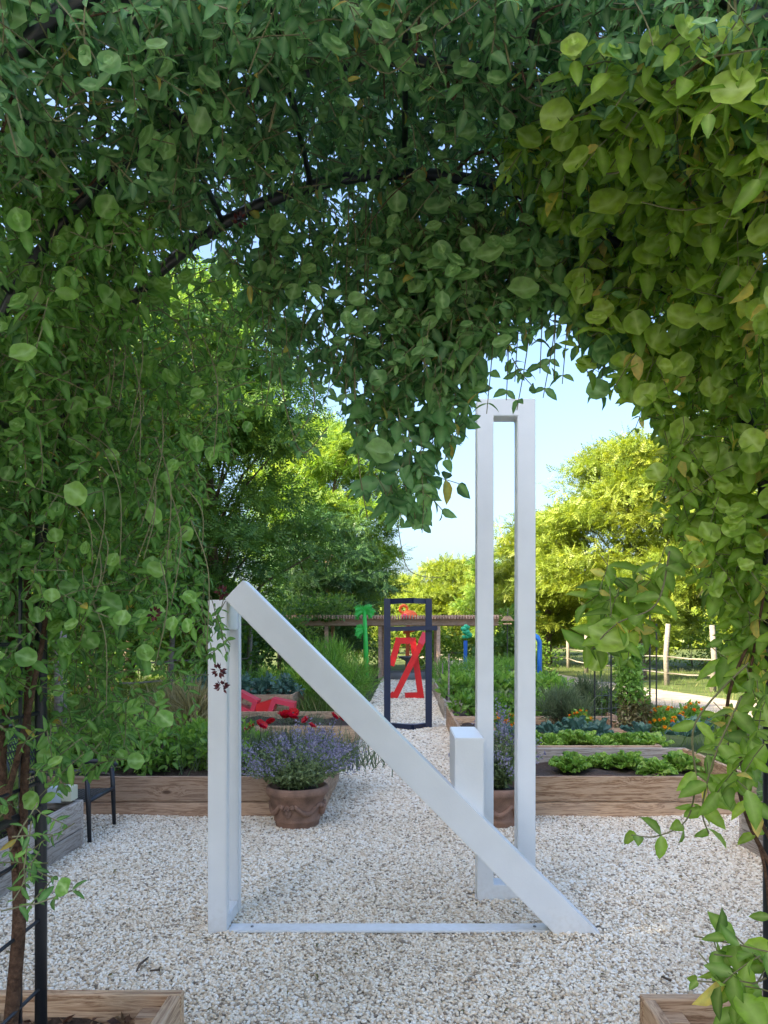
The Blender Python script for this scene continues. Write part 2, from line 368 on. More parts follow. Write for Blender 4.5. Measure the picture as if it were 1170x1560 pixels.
# ------------------------------------------------------------------ the setting: ground, gravel, road
def sheet(name, pts, z, mat, kind='structure'):
    me = bpy.data.meshes.new(name); me.from_pydata([(x, y, z) for x, y in pts], [], [tuple(range(len(pts)))]); me.materials.append(mat)
    o = link(name, me); tag(o, kind=kind); return o
g = sheet('ground', [(-600, -300), (600, -300), (600, 900), (-600, 900)], 0, M['grass_g'])
gr = sheet('gravel_path', [(-2.75, -1), (-7, -1), (-7, -14), (8, -14), (8, -1), (2.9, -1), (2.9, 6.5), (.72, 6.5), (.72, 12.9), (3.2, 12.9), (3.2, 13.6), (.72, 13.6), (.72, 30), (-.72, 30), (-.72, 14.9), (-4.2, 14.9), (-4.2, 12.2), (-.72, 12.2), (-.72, 6.5), (-2.75, 6.5)], .004, M['gravel'])  # broad part behind the camera is unseen, widened to bounce light up
# winding dirt road on the right
rc = [(1.2, 60), (2.6, 44), (4.2, 34), (5.0, 27), (5.6, 22), (6.3, 18), (7.2, 14.5), (8.0, 11), (8.8, 7), (9.8, 0), (10.5, -8)]
me = bpy.data.meshes.new('dirt_road'); vv = []; ff = []
for i, (x, y) in enumerate(rc):
    a = rc[max(0, i - 1)]; b = rc[min(len(rc) - 1, i + 1)]; d = Vector((b[0] - a[0], b[1] - a[1])).normalized(); n = Vector((-d.y, d.x))
    w = 1.15 + .12 * math.sin(i * 1.7); vv += [(x + n.x * w, y + n.y * w, .006), (x - n.x * w, y - n.y * w, .006)]
for i in range(len(rc) - 1): ff.append((2 * i, 2 * i + 1, 2 * i + 3, 2 * i + 2))
me.from_pydata(vv, [], ff); me.materials.append(M['road']); tag(link('dirt_road', me), kind='structure')

# pebbles: a point cloud with pebble instances (geometry nodes)
def pebble_field():
    areas = [(-2.75, 2.85, 2.2, 4.3, .0132), (-2.75, 2.85, 4.3, 6.48, .0152), (-.74, .74, 6.48, 10, .021), (-.74, .74, 10, 16, .03), (-.74, .74, 16, 28, .045), (-4.2, -.72, 12.2, 14.9, .03), (.72, 3.2, 12.85, 13.6, .03)]
    pts, scs = [], []
    for x0, x1, y0, y1, s in areas:
        xs = np.arange(x0, x1, s); ys = np.arange(y0, y1, s * .87); X, Y = np.meshgrid(xs, ys)
        X = X + (np.arange(len(ys)) % 2)[:, None] * s / 2
        X = X + rng.uniform(-.45, .45, X.shape) * s; Y = Y + rng.uniform(-.45, .45, Y.shape) * s
        n = X.size; sc = s * rng.uniform(.48, .74, n) * np.where(rng.random(n) < .07, 1.4, 1)
        mound = .0075 * (np.sin(X * 2.3 + 1) * np.cos(Y * 1.9) + .6 * np.sin(X * 5.1 - Y * 3.7))
        z = .013 + mound.ravel() + rng.uniform(0, .009, n)
        for (hx, hy, hw, hd) in ((-.953, 4.07, .05, .18), (.92, 3.935, .11, .07), (.545, 4.465, .20, .08), (-.05, 3.96, .88, .06)):      # stones heaped against the sculpture's feet
            q = np.maximum(np.abs(X.ravel() - hx) - hw, np.abs(Y.ravel() - hy) - hd); z = z + .014 * np.exp(-(np.maximum(q, 0) / .05) ** 2) * (q > -.012) * (hw < .5) + .004 * np.exp(-(np.maximum(q, 0) / .04) ** 2) * (q > -.01)
        pts.append(np.stack([X.ravel(), Y.ravel(), z], 1)); scs.append(sc)
    pts = np.concatenate(pts); sc = np.concatenate(scs)
    keep = ~((pts[:, 2] < -.02)); pts = pts[keep]; sc = sc[keep]
    me = bpy.data.meshes.new('gravel_stones'); me.vertices.add(len(pts)); me.vertices.foreach_set('co', pts.astype(np.float32).ravel())
    a = me.attributes.new('psc', 'FLOAT', 'POINT'); a.data.foreach_set('value', sc.astype(np.float32))
    r3 = np.stack([rng.uniform(-.6, .6, len(pts)), rng.uniform(-.6, .6, len(pts)), rng.uniform(0, 6.28, len(pts))], 1)
    a = me.attributes.new('prot', 'FLOAT_VECTOR', 'POINT'); a.data.foreach_set('vector', r3.astype(np.float32).ravel())
    patch = .5 + .5 * np.sin(pts[:, 0] * 3.1 + np.sin(pts[:, 1] * 2.2) * 2) * np.sin(pts[:, 1] * 2.7 + 1.3)
    tone = np.clip(rng.random(len(pts)) * (.80 + .2 * patch) + .03, 0, 1)
    a = me.attributes.new('ptone', 'FLOAT', 'POINT'); a.data.foreach_set('value', tone.astype(np.float32))
    ob = link('gravel_stones', me); tag(ob, 'cream and grey pea gravel covering the courtyard and path', 'gravel', kind='stuff')
    # pebble mesh
    bm = bmesh.new(); bmesh.ops.create_icosphere(bm, subdivisions=2, radius=1.0)
    for v in bm.verts:
        c = v.co.copy(); k = 1 + .13 * math.sin(3 * c.x + 1) + .10 * math.sin(4 * c.y + 2 * c.z)
        v.co = Vector((c.x * 1.12, c.y * .86, c.z * .68)) * k
    pm, N, L, b = mat_new('pebble')
    at = N.new('ShaderNodeAttribute'); at.attribute_type = 'INSTANCER'; at.attribute_name = 'ptone'
    r = ramp(N, [(0, (.14, .115, .09)), (.07, (.34, .27, .19)), (.18, (.60, .47, .32)), (.42, (.76, .635, .47)), (.68, (.84, .75, .60)), (1, (.88, .83, .73))])
    L.new(at.outputs['Fac'], r.inputs[0]); L.new(r.outputs[0], b.inputs['Base Color']); b.inputs['Roughness'].default_value = .6; b.inputs['Specular IOR Level'].default_value = .3
    ng = bpy.data.node_groups.new('scatter_stones', 'GeometryNodeTree')
    ng.interface.new_socket('Geometry', in_out='INPUT', socket_type='NodeSocketGeometry'); ng.interface.new_socket('Geometry', in_out='OUTPUT', socket_type='NodeSocketGeometry')
    n = ng.nodes; l = ng.links
    gi = n.new('NodeGroupInput'); go = n.new('NodeGroupOutput'); ip = n.new('GeometryNodeInstanceOnPoints')
    ico = n.new('GeometryNodeMeshIcoSphere'); ico.inputs['Radius'].default_value = 1; ico.inputs['Subdivisions'].default_value = 2
    tr = n.new('GeometryNodeTransform'); tr.inputs['Scale'].default_value = (1.12, .84, .66)
    ss = n.new('GeometryNodeSetShadeSmooth'); sm = n.new('GeometryNodeSetMaterial'); sm.inputs['Material'].default_value = pm
    l.new(ico.outputs['Mesh'], tr.inputs['Geometry']); l.new(tr.outputs[0], ss.inputs[0]); l.new(ss.outputs[0], sm.inputs['Geometry']); l.new(sm.outputs[0], ip.inputs['Instance'])
    a1 = n.new('GeometryNodeInputNamedAttribute'); a1.data_type = 'FLOAT'; a1.inputs['Name'].default_value = 'psc'
    a2 = n.new('GeometryNodeInputNamedAttribute'); a2.data_type = 'FLOAT_VECTOR'; a2.inputs['Name'].default_value = 'prot'
    l.new(gi.outputs[0], ip.inputs['Points']); l.new(a1.outputs['Attribute'], ip.inputs['Scale']); l.new(a2.outputs['Attribute'], ip.inputs['Rotation'])
    l.new(ip.outputs[0], go.inputs[0]); bm.free()
    md = ob.modifiers.new('stones', 'NODES'); md.node_group = ng
    me.materials.append(pm)
pebble_field()

# ------------------------------------------------------------------ trees
def tree(name, label, base, height, rad, crown_lo, mat, n_clump, n_leaf, leaf, tmpl=PINN, lean=(0, 0), trunk_r=.16, group='trees around the garden', droop=.35, taper=.5, crad=.34, cat='tree', bark='bark', trunkmat=None):
    root = empty(name, base, label, cat, group)
    x0 = np.array([0, 0, 0.])
    # crown envelope: radius profile between crown_lo and height
    u = rng.random(n_clump) ** .85; ang = rng.random(n_clump) * 2 * np.pi
    prof = np.sin(np.pi * np.clip(u * (1 - taper * .25) + .18 * taper, 0, 1)) ** .6
    rr = rad * prof * np.sqrt(rng.uniform(.25, 1, n_clump)) * rng.uniform(.75, 1.12, n_clump)
    C = np.stack([rr * np.cos(ang) + lean[0] * u, rr * np.sin(ang) + lean[1] * u, crown_lo + (height - crown_lo - crad * rad * .6) * u], 1)
    cr = rad * crad * rng.uniform(.65, 1.25, n_clump)
    # leaves on clumps
    ci = rng.integers(0, n_clump, n_leaf)
    d = unit(rng.normal(size=(n_leaf, 3))); d[:, 2] = np.where(d[:, 2] < -.2, -d[:, 2] * .6, d[:, 2])
    pos = C[ci] + d * (cr[ci] * rng.uniform(.35, 1.08, n_leaf))[:, None] * np.array([1.15, 1.15, .62])
    Y = unit(d * .8 + rng.normal(size=(n_leaf, 3)) * .55 - np.array([0, 0, droop])); Nn = unit(d * .6 + rng.normal(size=(n_leaf, 3)) * .5 + np.array([0, 0, .8]))
    tone = np.clip(.5 + rng.normal(size=n_leaf) * .17 + (rng.normal(size=n_clump) * .16)[ci], 0, 1)
    me_ = scatter('crown', tmpl, pos, frames(Y, Nn), leaf * rng.uniform(.6, 1.3, n_leaf), tone, mat)
    link('crown', me_, root)
    mb = MB(); k = 7
    tp = [Vector((lean[0] * t * t * .8 + .10 * math.sin(4 * t + base[0]), lean[1] * t * t * .8 + .08 * math.sin(5 * t), height * .86 * t)) for t in [i / k for i in range(k + 1)]]
    mb.tube(tp, [trunk_r * (1.35 if i == 0 else 1) * (1 - .85 * i / k) + .012 for i in range(k + 1)], 9)
    tro = mb.build('trunk', trunkmat or M['bark'], root, True)
    for j in range(min(n_clump, 18)):
        mb = MB(); c = Vector(C[j]); t = max(.12, min(.9, (c.z - .28 * height * .4) / (height * .9) - .08)); i = int(t * k); a = tp[i].lerp(tp[min(k, i + 1)], t * k - i)
        mid = a.lerp(c, .5) + Vector((0, 0, .12 * rad))
        r0 = trunk_r * .38 * (1 - .6 * t); mb.tube([a, mid, c], [r0, r0 * .6, r0 * .2], 5, False)
        mb.build('limb', trunkmat or M['bark'], tro, True)
    return root
GT = 'trees around the garden'
# left row, in shade
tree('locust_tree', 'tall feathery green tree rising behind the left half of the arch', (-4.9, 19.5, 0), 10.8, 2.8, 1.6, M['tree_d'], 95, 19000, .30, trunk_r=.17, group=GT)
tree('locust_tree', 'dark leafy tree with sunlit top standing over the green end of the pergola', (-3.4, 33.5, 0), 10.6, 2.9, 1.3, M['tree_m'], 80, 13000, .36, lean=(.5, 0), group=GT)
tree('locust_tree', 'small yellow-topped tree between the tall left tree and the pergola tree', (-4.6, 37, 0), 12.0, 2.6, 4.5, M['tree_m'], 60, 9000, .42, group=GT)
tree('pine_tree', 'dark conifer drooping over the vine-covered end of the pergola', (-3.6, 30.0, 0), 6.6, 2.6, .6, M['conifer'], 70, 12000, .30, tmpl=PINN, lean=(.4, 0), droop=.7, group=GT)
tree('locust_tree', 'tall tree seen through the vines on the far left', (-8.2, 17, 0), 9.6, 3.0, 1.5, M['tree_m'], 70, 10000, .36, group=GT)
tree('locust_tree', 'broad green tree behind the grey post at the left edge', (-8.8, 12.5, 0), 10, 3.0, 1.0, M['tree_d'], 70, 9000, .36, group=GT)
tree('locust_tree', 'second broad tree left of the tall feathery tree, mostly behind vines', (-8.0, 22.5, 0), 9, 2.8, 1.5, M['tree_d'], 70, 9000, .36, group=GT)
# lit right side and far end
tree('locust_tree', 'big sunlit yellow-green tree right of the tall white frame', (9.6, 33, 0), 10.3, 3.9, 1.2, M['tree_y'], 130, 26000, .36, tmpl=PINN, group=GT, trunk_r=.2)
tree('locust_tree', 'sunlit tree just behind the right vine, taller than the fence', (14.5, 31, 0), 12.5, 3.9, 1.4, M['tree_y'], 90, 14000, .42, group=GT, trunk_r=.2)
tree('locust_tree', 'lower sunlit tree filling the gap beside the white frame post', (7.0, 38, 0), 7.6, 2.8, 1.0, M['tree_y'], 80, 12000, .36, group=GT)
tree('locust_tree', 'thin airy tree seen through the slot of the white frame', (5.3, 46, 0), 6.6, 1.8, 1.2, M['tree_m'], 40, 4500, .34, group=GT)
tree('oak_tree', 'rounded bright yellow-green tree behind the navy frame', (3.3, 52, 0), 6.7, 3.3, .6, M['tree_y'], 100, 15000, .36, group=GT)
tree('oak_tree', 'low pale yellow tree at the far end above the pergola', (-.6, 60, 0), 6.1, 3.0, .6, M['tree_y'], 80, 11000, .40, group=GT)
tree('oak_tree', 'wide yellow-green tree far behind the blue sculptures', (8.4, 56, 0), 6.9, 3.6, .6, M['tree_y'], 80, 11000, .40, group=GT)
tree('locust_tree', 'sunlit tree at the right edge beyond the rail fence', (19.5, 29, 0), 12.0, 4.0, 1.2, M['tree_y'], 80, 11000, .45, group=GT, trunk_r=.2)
tree('locust_tree', 'young green tree behind the rail fence by the road', (8.0, 26.0, 0), 3.8, 1.3, .8, M['tree_y'], 45, 6000, .24, group=GT, trunk_r=.07)
# row continuing left of and behind the viewer: it shades the courtyard
for (x, y, h) in [(-10.5, 7.5, 12), (-11.0, 2.5, 13), (-10.5, -2.5, 13), (-11, -7.5, 13), (-13.5, -.5, 12)]:
    tree('locust_tree', 'tall shade tree in the row left of the courtyard', (x, y, 0), h, 3.6, .6, M['tree_d'], 110, 7000, .85, group='shade trees left of the courtyard', trunk_r=.2)

# understorey shrubs along the left row and behind the beds
def shrub(label, base, h, r, mat, n, leaf, tmpl=RHOMB, name='shrub', cat='shrub', group='shrubs along the garden edge', up=.2, n_cl=26):
    root = empty(name, base, label, cat, group)
    C = np.stack([rng.normal(size=n_cl) * r * .48, rng.normal(size=n_cl) * r * .48, rng.uniform(.12, .88, n_cl) * h], 1)
    C[:, :2] *= (1.15 - .5 * C[:, 2:3] / h)
    ci = rng.integers(0, n_cl, n); d = unit(rng.normal(size=(n, 3))); pos = C[ci] + d * r * .34 * rng.uniform(.3, 1.05, n)[:, None]; pos[:, 2] = np.maximum(pos[:, 2], .02)
    Y = unit(d + rng.normal(size=(n, 3)) * .5 + np.array([0, 0, up])); Nn = unit(rng.normal(size=(n, 3)) * .6 + np.array([0, 0, .8]))
    tone = np.clip(.5 + rng.normal(size=n) * .18 + (rng.normal(size=n_cl) * .15)[ci], 0, 1)
    link('foliage', scatter('foliage', tmpl, pos, frames(Y, Nn), leaf * rng.uniform(.6, 1.3, n), tone, mat), root)
    mb = MB()
    for j in range(6): mb.tube([(C[j][0] * .2, C[j][1] * .2, 0), (C[j][0] * .6, C[j][1] * .6, C[j][2] * .5), C[j]], [.022, .015, .006], 5)
    mb.build('stem', M['bark'], root, True); return root
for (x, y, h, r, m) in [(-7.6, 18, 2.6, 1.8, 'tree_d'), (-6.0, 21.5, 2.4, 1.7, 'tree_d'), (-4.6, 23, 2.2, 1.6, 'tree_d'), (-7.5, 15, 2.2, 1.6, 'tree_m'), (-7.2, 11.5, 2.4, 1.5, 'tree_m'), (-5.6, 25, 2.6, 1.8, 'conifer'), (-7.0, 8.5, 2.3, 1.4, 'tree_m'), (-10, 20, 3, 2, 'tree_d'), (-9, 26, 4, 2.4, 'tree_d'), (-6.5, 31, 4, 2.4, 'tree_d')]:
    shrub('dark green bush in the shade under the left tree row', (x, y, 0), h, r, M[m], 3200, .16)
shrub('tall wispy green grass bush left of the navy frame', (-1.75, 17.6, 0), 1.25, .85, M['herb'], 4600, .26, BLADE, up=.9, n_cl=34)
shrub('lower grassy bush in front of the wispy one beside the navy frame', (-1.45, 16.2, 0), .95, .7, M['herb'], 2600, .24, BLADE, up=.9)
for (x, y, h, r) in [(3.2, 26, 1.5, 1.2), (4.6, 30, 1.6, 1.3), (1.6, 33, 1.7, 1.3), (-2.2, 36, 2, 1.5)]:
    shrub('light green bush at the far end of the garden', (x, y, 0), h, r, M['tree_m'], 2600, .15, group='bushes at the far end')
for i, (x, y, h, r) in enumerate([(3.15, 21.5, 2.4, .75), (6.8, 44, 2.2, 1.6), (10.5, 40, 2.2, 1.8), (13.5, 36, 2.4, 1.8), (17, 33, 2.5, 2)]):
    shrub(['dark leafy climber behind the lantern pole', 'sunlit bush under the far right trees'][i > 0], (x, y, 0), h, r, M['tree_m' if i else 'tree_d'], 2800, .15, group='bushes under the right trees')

# distant wood closing the horizon
def far_wood():
    n = 26000; a = rng.uniform(-1.15, 1.15, n); R = rng.uniform(78, 96, n)
    hh = 5.2 + 1.6 * np.sin(a * 9) + 1.2 * np.sin(a * 23 + 1)
    pos = np.stack([np.sin(a) * R, np.cos(a) * R, rng.random(n) ** .8 * hh], 1)
    Y = unit(rng.normal(size=(n, 3))); Nn = unit(rng.normal(size=(n, 3)) + np.array([0, -.4, .8]))
    me_ = scatter('distant_wood', RHOMB, pos, frames(Y, Nn), rng.uniform(.7, 1.6, n), np.clip(rng.normal(size=n) * .22 + .5, 0, 1), M['tree_y'])
    tag(link('distant_wood', me_), 'hazy mass of sunlit woodland closing the far end', 'woodland', kind='stuff')
far_wood()

# grasses as stuff
def grass(name, label, n, xr, yr, hgt, mat, keep=None, cat='grass'):
    x = rng.uniform(*xr, n); y = rng.uniform(*yr, n)
    if keep is not None: k = keep(x, y); x, y = x[k], y[k]
    n = len(x); pos = np.stack([x, y, np.zeros(n)], 1)
    Y = unit(np.stack([rng.normal(size=n) * .35, rng.normal(size=n) * .35, np.ones(n)], 1)); Nn = unit(rng.normal(size=(n, 3)))
    patch = .18 * np.sin(x * 1.3 + 2) * np.cos(y * .9)
    s = hgt * rng.uniform(.5, 1.3, n); sc = np.stack([s * .9, s, s], 1)
    tag(link(name, scatter(name, BLADE, pos, frames(Y, Nn), sc, np.clip(.45 + patch + rng.normal(size=n) * .2, 0, 1), mat)), label, cat, kind='stuff')
def road_x(y): return np.interp(y, [p[1] for p in rc[::-1]], [p[0] for p in rc[::-1]])
grass('verge_grass', 'short yellowish grass along the dirt road', 45000, (3.0, 22), (8, 48), .16, M['grass'], lambda x, y: (np.abs(x - road_x(y)) > 1.15 + .25 * np.sin(y * 3)) & (rng.random(len(x)) < np.clip(14 / y, .3, 1)))
grass('meadow_grass', 'rough green grass left of the vegetable beds', 36000, (-8, -1.0), (13.5, 32), .30, M['grass'], lambda x, y: ~((x > -4.2) & (y < 15)))
grass('garden_grass', 'green growth between the far right beds', 20000, (.9, 4.4), (13.8, 30), .26, M['herb'])

# ------------------------------------------------------------------ planters
def plank_mesh(lx, ly, lz):
    bm = bmesh.new(); bmesh.ops.create_cube(bm, size=1)
    for v in bm.verts: v.co = Vector((v.co.x * lx, v.co.y * ly, v.co.z * lz))
    bmesh.ops.bevel(bm, geom=list(bm.edges), offset=.004, segments=1, affect='EDGES')
    me = bpy.data.meshes.new('plank'); bm.to_mesh(me); bm.free(); return me
def soil_mesh(x0, x1, y0, y1, z):
    nx, ny = 24, 16; V = []; Fq = []
    for j in range(ny + 1):
        for i in range(nx + 1):
            x = x0 + (x1 - x0) * i / nx; y = y0 + (y1 - y0) * j / ny
            V.append((x, y, z + .015 * math.sin(x * 9 + y * 5) + rng.uniform(-.012, .012)))
    for j in range(ny):
        for i in range(nx): a = j * (nx + 1) + i; Fq.append((a, a + 1, a + nx + 2, a + nx + 1))
    me = np_mesh('soil', np.array(V), np.array(Fq), M['soil']); return me
_b = MB().lathe([(0, .001), (.0055, .001), (.006, -.001)], 8); SCREW = bpy.data.meshes.new('screw'); SCREW.from_pydata(_b.v, [], _b.f); SCREW.materials.append(M['steel'])
def planter(label, x0, x1, y0, y1, rows=(.135, .217), soil=.28, mat='wood', back='', group='wooden raised beds', t=.04, name='raised_bed'):
    cx, cy = (x0 + x1) / 2, (y0 + y1) / 2
    root = empty(name, (cx, cy, 0), label, 'raised bed', group)
    z = 0.0
    for ri, hgt in enumerate(rows):
        h = hgt - .007; zc = z + hgt / 2; z += hgt
        j = [random.uniform(-.0025, .0025) for _ in range(4)]
        for (yy, mm, jj) in ((y0 + t / 2, mat, j[0]), (y1 - t / 2, back or mat, j[1])):
            me = plank_mesh(x1 - x0, t, h); me.materials.append(M[mm]); po = link('plank', me, root, (0, yy - cy + jj, zc), (random.uniform(-.006, .006), 0, 0))
            if yy < cy:
                for sx in (-1, 1):
                    for sz in (-.28, .28): link('screw', SCREW, po, (sx * ((x1 - x0) / 2 - .085 + random.uniform(-.008, .008)), -t / 2 - .0012, sz * h), (math.pi / 2, 0, 0))
        for (xx, jj) in ((x0 + t / 2, j[2]), (x1 - t / 2, j[3])):
            me = plank_mesh(y1 - y0 - 2 * t - .004, t, h); me.materials.append(M[mat]); link('plank', me, root, (xx - cx + jj, 0, zc), (0, 0, math.pi / 2))
    mb = MB()
    for sx in (x0 + t + .045, x1 - t - .045):
        for sy in (y0 + t + .045, y1 - t - .045):
            b = MB(); b.box((sx - cx, sy - cy, (z - .04) / 2), (.08, .08, z - .04)); b.build('corner_post', M[mat], root, bevel=.004)
    link('soil', soil_mesh(x0 + t - cx, x1 - t - cx, y0 + t - cy, y1 - t - cy, soil), root)
    return root
GB = 'wooden raised beds'
planter('wide wooden bed behind the left terracotta pot', -3.6, -.69, 6.45, 8.05, mat='wood_red', soil=.27)
planter('wooden bed with a row of young lettuces behind the right white post', .70, 2.95, 6.45, 8.10, mat='wood', back='wood_grey', soil=.19)
planter('second right wooden bed holding the crowded lettuces and kale', .70, 2.75, 8.22, 9.6, mat='wood_red', soil=.30)
planter('third right wooden bed with marigolds and the wire trellis', .68, 2.9, 9.75, 11.0, mat='wood', soil=.26)
planter('fourth right wooden bed edging the path beyond the small white box', .68, 3.1, 11.15, 12.75, mat='wood_red', soil=.27)
planter('fifth right wooden bed beside the tall wooden stake', .70, 3.1, 13.7, 16.5, mat='wood_grey', soil=.28)
planter('sixth right wooden bed along the far path', .72, 3.1, 17.2, 20.5, mat='wood_grey', soil=.28)
planter('second left wooden bed beyond the catmint pot', -3.2, -.66, 9.98, 11.85, mat='wood', soil=.26)
planter('far left wooden bed behind the pink and red sculpture', -4.4, -2.2, 15.1, 16.8, mat='wood_red', soil=.28)
planter('wooden bed in the left foreground corner full of dark mulch', -2.4, -.734, .9, 2.56, soil=.27, mat='wood', rows=(.15, .22))
planter('wooden bed in the right foreground corner with a brown pipe inside', .77, 2.4, .9, 2.53, soil=.25, mat='wood', rows=(.15, .22))
planter('wooden bed at the left edge beside the black chair', -3.5, -2.34, 3.2, 5.6, soil=.27, mat='wood_grey', rows=(.14, .205))
planter('wooden bed at the right edge under the trailing vine', 2.43, 3.6, 3.4, 5.6, soil=.27, mat='wood_grey', rows=(.14, .215))

# ------------------------------------------------------------------ white sculpture
wroot = empty('white_sculpture', (0, 3.95, 0), 'tall white geometric sculpture of an open frame and a leaning beam on the gravel', 'sculpture')
def wpart(name, mb, mat='white', root=wroot, bevel=.004):
    o = mb.build(name, M[mat], root, bevel=bevel); o.matrix_parent_inverse = Matrix.Translation(-Vector(root.location)); return o
YF, YB = 3.90, 4.17
# left slotted ring standing edge-on
zt = 1.72
xl, xr = -1.0, -.905
wpart('front_upright', MB().box(((xl + xr) / 2, YF + .035, zt / 2), (xr - xl, .07, zt)))
wpart('rear_upright', MB().box(((xl + xr) / 2 + .001, YB + .045, zt / 2), (xr - xl, .07, zt)))
wpart('upright_base', MB().box(((xl + xr) / 2, (YF + YB) / 2 + .04, .05), (xr - xl - .006, YB - YF - .062, .10)))
wpart('upright_cap', MB().box(((xl + xr) / 2, (YF + YB) / 2 + .04, zt - .075), (xr - xl - .006, YB - YF - .062, .15)))
# diagonal beam, foot cut level with the ground
ppm = F / YF
def zx(px, py): return ((px - CX) / ppm, H - (py - CY) / ppm)
a = zx(372, 884); b = zx(921, 1436); c = zx(853, 1436); d = zx(344, 913)
b = (b[0], .004); c = (c[0], .004)
mb = MB(); y0, y1 = YF - .03, YF + .10
mb.add([(a[0], y0, a[1]), (b[0], y0, b[1]), (c[0], y0, c[1]), (d[0], y0, d[1]), (a[0], y1, a[1]), (b[0], y1, b[1]), (c[0], y1, c[1]), (d[0], y1, d[1])],
       [(0, 1, 2, 3), (7, 6, 5, 4), (0, 4, 5, 1), (1, 5, 6, 2), (2, 6, 7, 3), (3, 7, 4, 0)])
wpart('leaning_beam', mb)
wpart('base_plate', MB().box(((xr + c[0] + .03) / 2, YF + .058, .034), (c[0] + .03 - xr - .004, .105, .012)))
for px in (.07, .93):
    q = MB(); q.lathe([(0, .006), (.007, .006), (.009, 0)], 8, (xr + px * (c[0] - xr), YF + .06, .040)); wpart('bolt', q, 'steel', bevel=0)
# tall frame behind
YT = 4.40; pp = F / YT
def fx(px): return (px - CX) / pp
x1_, x2_, x3_, x4_ = fx(727), fx(752), fx(788.5), fx(816); ztop = H + (CY - 607) / pp; D = .13
def open_frame():
    o_ = [(x1_, 0), (x4_, 0), (x4_, ztop), (x1_, ztop)]; n_ = [(x2_, .11), (x3_, .11), (x3_, ztop - .10), (x2_, ztop - .10)]
    v = [(x, y, z) for y in (YT, YT + D) for (x, z) in o_ + n_]; f = []
    for k in range(4):
        l = (k + 1) % 4
        f += [(k, l, l + 4, k + 4), (k + 8, k + 12, l + 12, l + 8), (k, k + 8, l + 8, l), (k + 4, l + 4, l + 12, k + 12)]
    return MB().add(v, f)
wpart('open_frame', open_frame())
wpart('frame_foot', MB().box(((x1_ + x4_) / 2, YT + D / 2 - .01, .012), (x4_ - x1_ + .01, D + .03, .014)), bevel=.002)
# connecting box, its underside following the beam
yb0 = YF + .02; bx0, bx1, bz = .255, .402, 1.017
def top_z(x): return a[1] + (b[1] - a[1]) * (x - a[0]) / (b[0] - a[0])
mb = MB(); q0, q1 = top_z(bx0) - .03, top_z(bx1) - .03
mb.add([(bx0, yb0, bz), (bx1, yb0, bz), (bx1, yb0, q1), (bx0, yb0, q0), (bx0, YT - .001, bz), (bx1, YT - .001, bz), (bx1, YT - .001, q1), (bx0, YT - .001, q0)],
       [(0, 1, 2, 3), (7, 6, 5, 4), (0, 4, 5, 1), (1, 5, 6, 2), (2, 6, 7, 3), (3, 7, 4, 0)])
wpart('connecting_box', mb)

# ------------------------------------------------------------------ other sculptures
def world_part(root, name, mb, mat, smooth=False, bevel=0):
    o = mb.build(name, M[mat], root, smooth, bevel); o.matrix_parent_inverse = Matrix.Translation(-Vector(root.location)); return o
# navy frame
d0 = 12.5
nr = empty('frame_sculpture', (.05, d0, 0), 'navy blue open rectangular frame standing in the middle of the path', 'sculpture')
def X(px, d): return (px - CX) * d / F
def Z(py, d): return H - (py - CY) * d / F
xa, xb, xm = X(590, d0), X(653, d0), X(628, d0); w = .10
for xx in (xa, xb): world_part(nr, 'upright', MB().box((xx, d0, Z(912, d0) / 2), (w + .005, .13, Z(912, d0))), 'navy', bevel=.004)
for zz, nm in ((Z(916, d0), 'top_bar'), (.055, 'bottom_bar')):
    mb = MB(); mb.beam((xa + .05, d0 + .01, zz), (xm + .01, d0 - .25, zz), .09, .085); mb.beam((xm - .01, d0 - .25, zz), (xb - .05, d0 + .01, zz), .088, .083)
    world_part(nr, nm, mb, 'navy')
mb = MB(); mb.beam((xa + .05, d0 + .03, .045), (xb - .05, d0 + .03, .045), .08, .07); world_part(nr, 'bottom_bar', mb, 'navy')
mb = MB(); mb.beam((X(594, d0), d0 - .08, Z(958, d0)), (X(666, d0), d0 - .08, Z(957, d0)), .08, .075); world_part(nr, 'cross_bar', mb, 'navy', bevel=.004)
# red leaning figure of beams
d0 = 18.2
rr_ = empty('beam_sculpture', (.05, d0, 0), 'red sculpture of crossed bent beams seen through the navy frame', 'sculpture')
def poly(pts, d, w, dy=0, h=None):
    mb = MB(); q = [P(px, py, d) + Vector((0, dy, 0)) for px, py in pts]
    for i in range(len(q) - 1):
        e = (q[i + 1] - q[i]).normalized() * w * .46; mb.beam(q[i] - (e if i else e * 0), q[i + 1] + (e if i < len(q) - 2 else e * 0), w, (h or w) - .008 * i, up=(0, 1, 0))
    return mb
world_part(rr_, 'bent_beam', poly([(596, 1014), (607, 976), (629, 976), (641, 1059), (617, 1060)], d0, .145, .0), 'red')
world_part(rr_, 'straight_beam', poly([(595, 1056), (602, 1060), (644, 975)], d0, .14, -.16), 'red')
world_part(rr_, 'beam_tip', poly([(640.5, 980.5), (648, 964)], d0, .146, -.16), 'pink')
